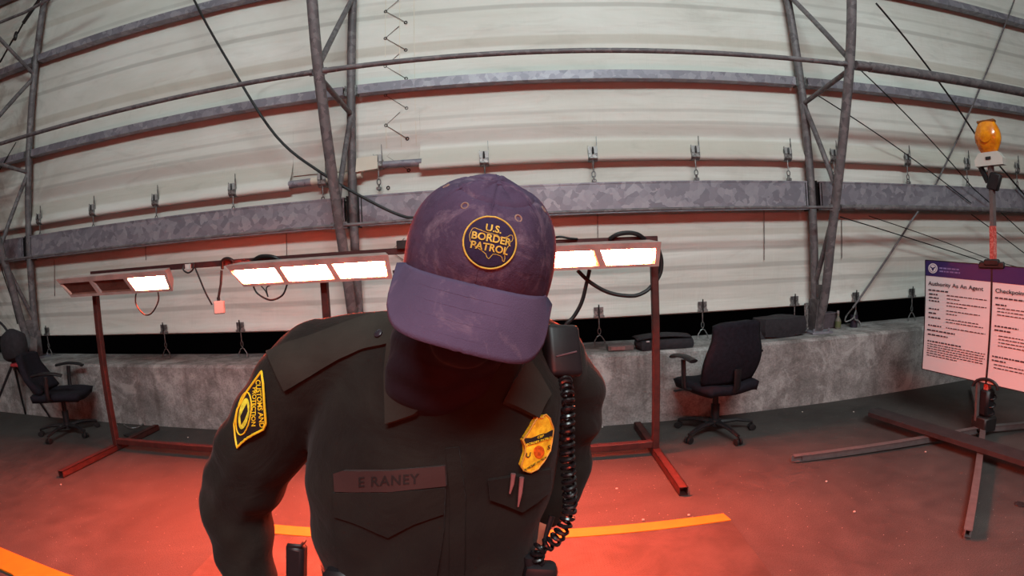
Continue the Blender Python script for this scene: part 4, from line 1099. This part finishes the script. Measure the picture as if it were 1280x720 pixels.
def write_px(txt, org, ex, ey, size, mat, name, parent, off=.005, tree=None, bold=0, thick=.0008, spacing=1.0):
    """writing laid on the garment; org centre, ex/ey the baseline and upright directions in the picture"""
    V, F = text_mesh(txt, 1.0, bold, 'CENTER', spacing)
    bm = bmesh.new(); vs = []
    for x, y in V:
        px = org[0] + (ex[0]*x + ey[0]*y)*size; py = org[1] + (ex[1]*x + ey[1]*y)*size
        h, n = hit(px, py, tree or SB); vs.append(bm.verts.new(h+n*off))
    for f in F:
        try: bm.faces.new([vs[i] for i in f])
        except ValueError: pass
    mb = MB(); mb.b.free(); mb.b = bm
    return mb.build(name, mat, parent, smooth=False)

# epaulette, collar, pockets, placket
ep = patch_px([(335, 441), (357, 488), (398, 464), (425, 449), (452, 438), (478, 433), (497, 428), (492, 396), (478, 393), (455, 398), (425, 408), (390, 421), (360, 430)], M_SHIRT2, 'epaulette', shirt, .006)
h, n = hit(476, 420); MB().lathe([(.001, 0), (.007, 0), (.007, .003), (.004, .0045), (.001, .0045)], h+n*.006, n, 16).build('epaulette_button', simple('button_dark', (.03, .025, .035), .25), shirt)
patch_px([(488, 430), (500, 424), (506, 450), (514, 485), (530, 512), (522, 519), (486, 530), (484, 470)], M_SHIRT2, 'collar_leaf', shirt, .012)
patch_px([(655, 452), (668, 470), (683, 497), (668, 522), (628, 505), (640, 480)], M_SHIRT2, 'collar_leaf', shirt, .012)
patch_px([(558, 560), (574, 558), (582, 620), (580, 725), (562, 725), (563, 620)], M_SHIRT, 'placket', shirt, .004)
pk = patch_px([(421, 617), (485, 617), (556, 609), (556, 660), (545, 725), (428, 725), (421, 680)], M_SHIRT, 'chest_pocket', shirt, .005)
patch_px([(420, 614), (485, 614), (558, 607), (556, 640), (520, 652), (488, 668), (455, 655), (422, 644)], M_SHIRT, 'pocket_flap', shirt, .009)
patch_px([(610, 598), (650, 592), (684, 584), (684, 612), (668, 626), (650, 638), (628, 628), (612, 622)], M_SHIRT, 'pocket_flap', shirt, .007)
# name tape
M_TAPE = cloth('name_tape', rgb(52, 36, 35), rgb(62, 44, 42), wr=.2)
tp = patch_px([(421, 591), (432, 587), (490, 587), (558, 581), (559, 605), (490, 613), (422, 613)], M_TAPE, 'name_tape', shirt, .008)
tp['label'] = 'brown name tape with dark lettering'
write_px('E RANEY', (489, 599), (1, -.055), (0, -1.0), 17, simple('tape_ink', rgb(20, 12, 12), .8), 'name_letters', shirt, .0088, bold=.02, spacing=1.15)
# shoulder patch
M_PB = simple('patch_black', rgb(20, 14, 14), .8); M_PY = simple('patch_gold', rgb(232, 204, 40), .6, ns=40, var=.15)
M_PG = simple('patch_yellow', rgb(226, 226, 60), .6, ns=90, var=.5)
pp = [(330, 465), (332, 480), (333, 507), (334, 528), (331, 535), (319, 541), (309, 548), (299, 559), (297, 545), (296, 530), (300, 512), (312, 490)]
sp = patch_px(pp, M_PB, 'shoulder_patch', shirt, .005, 3); sp['label'] = 'black shoulder patch with gold border and seal'
line_px(pp, .0022, M_PY, 'patch_border', shirt, .0055, closed=True, step=2)
sc_ = [(308+9.5*math.cos(a)*.9+4.5*math.sin(a)*.9, 517-26*math.sin(a)) for a in [2*PI*k/24 for k in range(24)]]
line_px(sc_, .0014, M_PY, 'seal_ring', shirt, .0058, closed=True, step=2)
patch_px([(308+(x-308)*.72, 517+(y-517)*.72) for x, y in sc_], M_PG, 'seal_disc', shirt, .0056, 3)
patch_px([(304, 520), (308, 512), (312, 505), (313, 514), (309, 524), (305, 530)], M_PB, 'seal_eagle', shirt, .0064, 3)
ax = Vector((-.14, 1)).normalized()
write_px('CUSTOMS AND', (327.5, 504), (.06, 1), (1.0, -.1), 8.2, M_PY, 'patch_letters', shirt, .0062, bold=.02)
write_px('PROTECTION', (320.5, 508), (-.06, 1), (.9, -.1), 7.6, M_PY, 'patch_letters', shirt, .0062, bold=.02)
# badge
M_BDG = simple('badge_gold', rgb(255, 190, 40), .5, .1, ns=90, var=.35, bump=.5, bs=150)
bp = [(668, 520), (664, 526), (658, 537), (652, 546), (650, 549), (653, 556), (653, 565), (650, 574), (648, 580), (651, 585), (659, 587), (667, 583), (675, 573), (681, 562), (683, 551), (685, 535), (681, 522), (677, 518), (674, 519), (673, 522), (670, 522)]
bd = patch_px(bp, M_BDG, 'badge', shirt, .009, 3); bd['label'] = 'gold embroidered badge with black banner'
line_px(bp, .0012, simple('badge_rim', rgb(200, 150, 60), .5), 'badge_rim', shirt, .0095, closed=True, step=2)
patch_px([(651, 546), (660, 546), (669, 542), (677, 540), (684, 536), (683, 545), (675, 548), (666, 552), (656, 555), (653, 552)], M_PB, 'badge_banner', shirt, .0105, 3)
write_px('CBP', (669, 544.2), (1, -.3), (.2, -1), 4.2, M_PY, 'badge_letters', shirt, .0115, bold=.02)
write_px('BORDER PATROL', (668, 549.5), (.95, -.3), (.2, -1), 3.9, M_PY, 'badge_letters', shirt, .0115, bold=.02)
write_px('U', (656, 567), (1, -.2), (.1, -1), 8, M_PB, 'badge_letters', shirt, .0105, bold=.02)
write_px('S', (679, 558), (1, -.3), (.1, -1), 7, M_PB, 'badge_letters', shirt, .0105, bold=.02)
write_px('BORDER PATROL', (664, 577), (.75, -.45), (.3, -1), 4.5, M_PB, 'badge_letters', shirt, .0105, bold=.02)
sc_ = [(668+6*math.cos(a), 563-7.5*math.sin(a)) for a in [2*PI*k/16 for k in range(16)]]
patch_px(sc_, simple('badge_seal', rgb(196, 84, 20), .5, ns=200, var=.5), 'badge_seal', shirt, .0108, 2)
# two pens clipped below the badge
M_PEN = simple('pen_metal', rgb(206, 150, 150), .3, .7)
for a, c in (((638, 588), (634, 611)), ((648, 592), (643, 628))):
    h1, n1 = hit(*a); h2, n2 = hit(*c)
    m = MB(); m.tube([h1+n1*.012, (h1+h2)/2+n1*.014, h2+n2*.012], .0022, 8, rs=[.0035, .003, .0012]); m.build('pen_clip', M_PEN, shirt)

# ---------------- cap
M_CAP = NT('cap_cloth')
n1 = M_CAP.noise(22, 6, .7, None, .8); n2 = M_CAP.noise(55, 5, .6)
c = M_CAP.ramp(M_CAP.noise(12, 4), [(.3, rgb(62, 54, 74)), (.7, rgb(77, 67, 90))])
c = M_CAP.mix(M_CAP.ramp(n1, [(.54, 0), (.72, .75)]), c, rgb(118, 108, 122))
c = M_CAP.mix(M_CAP.ramp(n2, [(.36, .35), (.5, 0)]), c, rgb(44, 36, 56))
M_CAP.set(color=c, rough=.92, spec=.15)
M_CAP.bump(M_CAP.math('ADD', M_CAP.math('MULTIPLY', M_CAP.noise(500, 2), .15), M_CAP.noise(18, 4, .5, None, .5)), .5, .008)
M_CAP = M_CAP.m
M_BRIM = NT('brim_cloth')
c = M_BRIM.ramp(M_BRIM.noise(10, 4), [(.3, rgb(70, 64, 86)), (.7, rgb(84, 76, 100))])
c = M_BRIM.mix(M_BRIM.ramp(M_BRIM.noise(16, 6, .75, None, 1.5), [(.56, 0), (.75, .55)]), c, rgb(118, 106, 120))
M_BRIM.set(color=c, rough=.95, spec=.15); M_BRIM.bump(M_BRIM.noise(500, 2), .3, .002); M_BRIM = M_BRIM.m
CW, CLf, CLb, CH = .100, .108, .108, .114
CO = HP(0, -.004, -.014)       # centre of the rim
def CP(x, f, u): return CO + RH*x + FH*f + UH*u
def crown(phi, t, out=0.0):
    """phi 0 = front, positive to viewer right; t 0 rim .. 1 button"""
    t = max(0., min(1., t))
    a = t*PI/2
    r = max(0, math.cos(a))**.80; z = math.sin(a)**.95
    cf = math.cos(phi); L = CLf if cf > 0 else CLb
    bul = 1 + .035*math.sin(min(1, t*1.5)*PI)
    x = CW*math.sin(phi)*r*bul; f = L*cf*r*(1+.02*math.sin(t*PI))
    u = CH*z
    rim = (1-t)**3*(.018*max(0, cf) - .022*math.sin(phi)**2)      # rim lifts a little over the brow
    # seams between the six panels
    s = min(abs(((phi - k*PI/3 + PI) % (2*PI)) - PI) for k in range(6))
    g = -.0012*math.exp(-(s*r/.018)**2) + .0012*math.exp(-((s*r-.035)/.03)**2)
    q = CP(x, f, u+rim)
    nrm = (q - CP(0, 0, .02)).normalized()
    dent = .0035*math.sin(phi*3.1+1)*math.sin(t*5)*(1 if abs(phi) > .5 else .3)
    return q + nrm*(g + out + dent)
cap = None
m = MB(); m.grid(lambda u, v: crown(-PI + 2*PI*u, v), 96, 28)
bmesh.ops.remove_doubles(m.b, verts=m.b.verts, dist=.0004)
cap = m.build('cap', M_CAP, PER, angle=60, solid=.003)
cap['label'] = 'faded blue baseball cap with round badge'
CB = bvh_of(cap)
m = MB(); m.lathe([(.001, -.002), (.010, 0), (.009, .004), (.001, .006)], crown(0, 1), UH, 18); m.build('cap_button', M_CAP, cap)
for ph in [k*PI/3 for k in range(6)]:
    m = MB(); m.tube([crown(ph, t/16, .0012) for t in range(1, 17)], .0012, 6); m.build('seam', M_CAP, cap)
for k in range(6):
    ph = PI/6 + k*PI/3
    q = crown(ph, .62, .001); nn = (q-CP(0, 0, .02)).normalized(); MB().torus(q, .0042, .0012, nn, 14, 6).build('eyelet', simple('eyelet_thread', rgb(126, 108, 96), .8) if k == 0 else bpy.data.materials['eyelet_thread'], cap)
# sweatband edge
m = MB(); m.tube([crown(-PI+2*PI*k/60, .01, -.001) for k in range(60)], .0022, 6, closed=True); m.build('rim_tape', M_CAP, cap)
# brim
BPH = 1.12
def brim(u, v, off=0.0):
    ph = (u-.5)*2*BPH
    q0 = crown(ph, .035, .001)
    s = (u-.5)*2
    L = .063*(max(0, 1-abs(s)**6))**.42
    reach = v*L
    # local coordinates of the root
    d = q0 - CO; x = d.dot(RH); f = d.dot(FH); z = d.dot(UH)
    x2 = x*(1 + .13*v) ; f2 = f + reach
    droop = -(reach*.62 + 3.0*reach*reach) - .7*(abs(x2))**2*v - x2*.04*v
    return CP(x2, f2, z + droop + off)
m = MB(); m.grid(brim, 44, 14); br = m.build('brim', M_BRIM, cap, angle=60, solid=.004); 
for k in (.25, .45, .65, .85):
    m = MB(); m.tube([brim(.06+.88*i/40, k, .0022) for i in range(41)], .0006, 5); m.build('brim_stitching', M_BRIM, cap)
# emblem
ec = crown(.075, .40); en = None
h0 = crown(.075, .36); h1 = crown(.075, .44); hx0 = crown(0.03, .40); hx1 = crown(.12, .40)
ey_ = (h1-h0).normalized(); ex_ = (hx1-hx0); ex_ = (ex_ - ey_*ex_.dot(ey_)).normalized(); en = ex_.cross(ey_).normalized()
if en.dot(EYE-ec) < 0: en = -en
def EP(x, y, off=.001):
    o_ = ec + en*.08 + ex_*x + ey_*y
    r = CB.ray_cast(o_, -en)
    p = r[0] if r[0] is not None else ec + ex_*x + ey_*y
    return p + en*(off+.0016)
M_EB = simple('emblem_navy', rgb(30, 22, 56), .9, ns=90, var=.2, bump=.5, bs=500, bd=.001)
M_EG = simple('emblem_gold', rgb(186, 166, 66), .7, ns=90, var=.25, bump=.4, bs=500, bd=.001)
ER_ = .0300
m = MB(); m.grid(lambda u, v: EP(ER_*v*math.cos(2*PI*u), ER_*v*math.sin(2*PI*u), .0006), 40, 8); bmesh.ops.remove_doubles(m.b, verts=m.b.verts, dist=.0002)
emb = m.build('emblem', M_EB, cap, solid=.0012); emb['label'] = 'round navy emblem with gold writing and map outline'
m = MB(); m.tube([EP(ER_*math.cos(2*PI*k/60), ER_*math.sin(2*PI*k/60), .0010) for k in range(60)], .0011, 8, closed=True); m.build('emblem_ring', M_EG, cap)
def emb_text(txt, y, size, x=0, sp=1.0):
    V, F = text_mesh(txt, size, .00025*size/.01, 'CENTER', sp); bm = bmesh.new(); vs = [bm.verts.new(EP(x+a, y+c, .0022)) for a, c in V]
    for f in F:
        try: bm.faces.new([vs[i] for i in f])
        except ValueError: pass
    mb = MB(); mb.b.free(); mb.b = bm; mb.build('emblem_letters', M_EG, cap, smooth=False)
emb_text('U.S.', .0152, .0117, .0005)
emb_text('BORDER', .0036, .0118, .0, 1.0)
emb_text('PATROL', -.0072, .0116, -.0003, 1.0)
US = [(-.0180, .0100), (-.0165, .0107), (-.008, .0085), (.002, .0075), (.0045, .0078), (.0070, .0060), (.0095, .0058), (.0125, .0070), (.0150, .0085), (.0168, .0105), (.0190, .0110), (.0202, .0085), (.0198, .0055), (.0180, .0040), (.0178, .0010), (.0160, -.0025), (.0150, -.0060), (.0150, -.0090), (.0160, -.0125), (.0158, -.0155), (.0142, -.0150), (.0130, -.0120), (.0110, -.0110), (.0070, -.0105), (.0040, -.0110), (.0025, -.0135), (.0012, -.0160), (-.0008, -.0150), (-.0025, -.0120), (-.0050, -.0105), (-.0095, -.0085), (-.0150, -.0060), (-.0185, -.0025), (-.0200, .0030), (-.0190, .0080)]
us = []
for i in range(len(US)):
    a, c = US[i], US[(i+1) % len(US)]
    for k in range(3): us.append((a[0]+(c[0]-a[0])*k/3, a[1]+(c[1]-a[1])*k/3))
m = MB(); m.tube([EP(x, y, .0011) for x, y in [(x*1.22, y*1.2) for x, y in us]], .0005, 5, closed=True); m.build('map_outline', M_EG, cap)

# ---------------- trousers, belt, boots
b = MB()
loft(b, [T(.80, -.20, .84, .17, .12), T(.90, -.20, .82, .172, .118), T(.955, -.20, .81, .178, .12)], 24)
for hx in (-.30, -.11):
    limb(b, [(hx, .85, .84), (hx, .85, .50), (hx, .89, .14)], [.098, .078, .070])
trousers = remeshed(b, 'trousers', .009, M_TROU, PER, 6)
m = MB(); cs = []
for k in range(40):
    a = 2*PI*k/40; cs.append(Vector((-.20, .81, .935)) + RT*.202*math.cos(a) + FW*.143*math.sin(a))
m.tube(cs, .024, 8, closed=True, flat=.25) if False else None
m.b.free(); m = MB()
rings = []
for k in range(48):
    a = 2*PI*k/48; c0 = Vector((-.20, .805, .925)); d = RT*math.cos(a)*.208 + FW*math.sin(a)*.148; e = d.normalized()
    rings.append([m.b.verts.new(c0+d+e*o_+UPV*z_) for o_, z_ in ((0, -.028), (.008, -.028), (.008, .028), (0, .028))])
for i in range(48):
    a, c = rings[i], rings[(i+1) % 48]
    for k in range(4): m.b.faces.new((a[k], a[(k+1) % 4], c[(k+1) % 4], c[k]))
m.build('duty_belt', M_BLACK, PER)
for hx in (-.30, -.11):
    m = MB(); limb(m, [(hx, .90, .17), (hx, .90, .07)], [.062, .058]); limb(m, [(hx, .91, .062), (hx-.01, .78, .052)], [.052, .046])
    m.box((hx-.004, .85, .017), (.10, .28, .03), bevel=.008)
    remeshed(m, 'boot', .006, M_BLACK, PER, 3)
# holster with pistol grip end standing up beside the right hip
hp = EYE + ray(371, 695)*1.0
h_top = at(371, 679, Y=.84); h_bot = at(371, 760, Y=.84)
m = MB(); m.bar(h_bot, h_top, .040, .034, up=(0, 1, 0), bevel=.008); hol = m.build('holster', M_BLACK, PER)
m = MB(); m.bar(h_top-Vector((0, 0, .004)), h_top+Vector((0, 0, .006)), .034, .03, up=(0, 1, 0), bevel=.003); m.build('holster_cap', M_DARKST, hol)
m = MB(); m.box(at(425, 700, Y=.70)-Vector((0, 0, .045)), (.07, .03, .05), bevel=.008); m.build('belt_pouch', M_BLACK, PER)
# radio on the left hip
rb = at(672, 716, Y=.70)
m = MB(); m.box(rb-Vector((0, 0, .035)), (.055, .035, .11), Matrix.Rotation(.12, 3, 'Y'), bevel=.012, seg=2); rad = m.build('radio', M_BLACK, PER)
m = MB(); m.lathe([(.009, 0), (.009, .016), (.001, .018)], rb+Vector((-.012, 0, .018)), UPV, 14); m.build('radio_knob', M_BLACK, rad)
m = MB(); m.tube([at(690, 645, Y=.74), at(683, 668, Y=.73), at(678, 695, Y=.72)], .0042, 8, rs=[.0055, .004, .004]); m.build('radio_antenna', M_BLACK, rad)
# shoulder microphone and coiled cord
mc, mn = hit(696, 442)
MR = Matrix((rt0, -mn.cross(rt0).normalized(), mn)).transposed() if False else None
sx_ = rt0 - mn*rt0.dot(mn); sx_.normalize(); sy_ = mn.cross(sx_)
MR = Matrix((sx_, sy_, mn)).transposed()
m = MB(); m.box(mc+mn*.020, (.062, .088, .032), MR, bevel=.010, seg=3); mic = m.build('shoulder_microphone', M_BLACK, PER); mic['label'] = 'black radio microphone clipped on the shoulder'
m = MB(); m.bar(mc+mn*.037-sx_*.02-sy_*.012, mc+mn*.037+sx_*.018-sy_*.004, .002, .002); m.build('microphone_highlight', simple('mic_highlight', rgb(110, 90, 96), .3), mic)  # thin pale bar, a highlight line put onto the microphone as shape and colour
cpts = spline([mc+mn*.02-sy_*.045, at(709, 500, Y=.74), at(709, 560, Y=.72), at(711, 600, Y=.71), at(712, 635, Y=.71), at(704, 660, Y=.70), at(690, 678, Y=.70), at(674, 686, Y=.70), rb+Vector((0, 0, .02))], 14)
def coil(path, R, r, pitch, name, mat, parent):
    L = [0]
    for a, c in zip(path, path[1:]): L.append(L[-1]+(c-a).length)
    tot = L[-1]; N = int(tot/pitch*12); pts = []; i = 0
    px = None
    for k in range(N+1):
        s = tot*k/N
        while i < len(L)-2 and L[i+1] < s: i += 1
        t = (s-L[i])/max(1e-9, L[i+1]-L[i]); p = path[i].lerp(path[i+1], t); d = (path[min(i+2, len(path)-1)]-path[max(i-1, 0)]).normalized()
        if px is None: x, y = frame_z(d)
        else: x = (px-d*px.dot(d)).normalized(); y = d.cross(x)
        px = x; a = 2*PI*s/pitch
        pts.append(p + x*R*math.cos(a) + y*R*math.sin(a))
    return MB().tube(pts, r, 6).build(name, mat, parent)
M_COIL = simple('coil_rubber', (.010, .008, .009), .25, 0, .6)
coil(cpts, .0095, .0033, .0112, 'coiled_cord', M_COIL, mic)
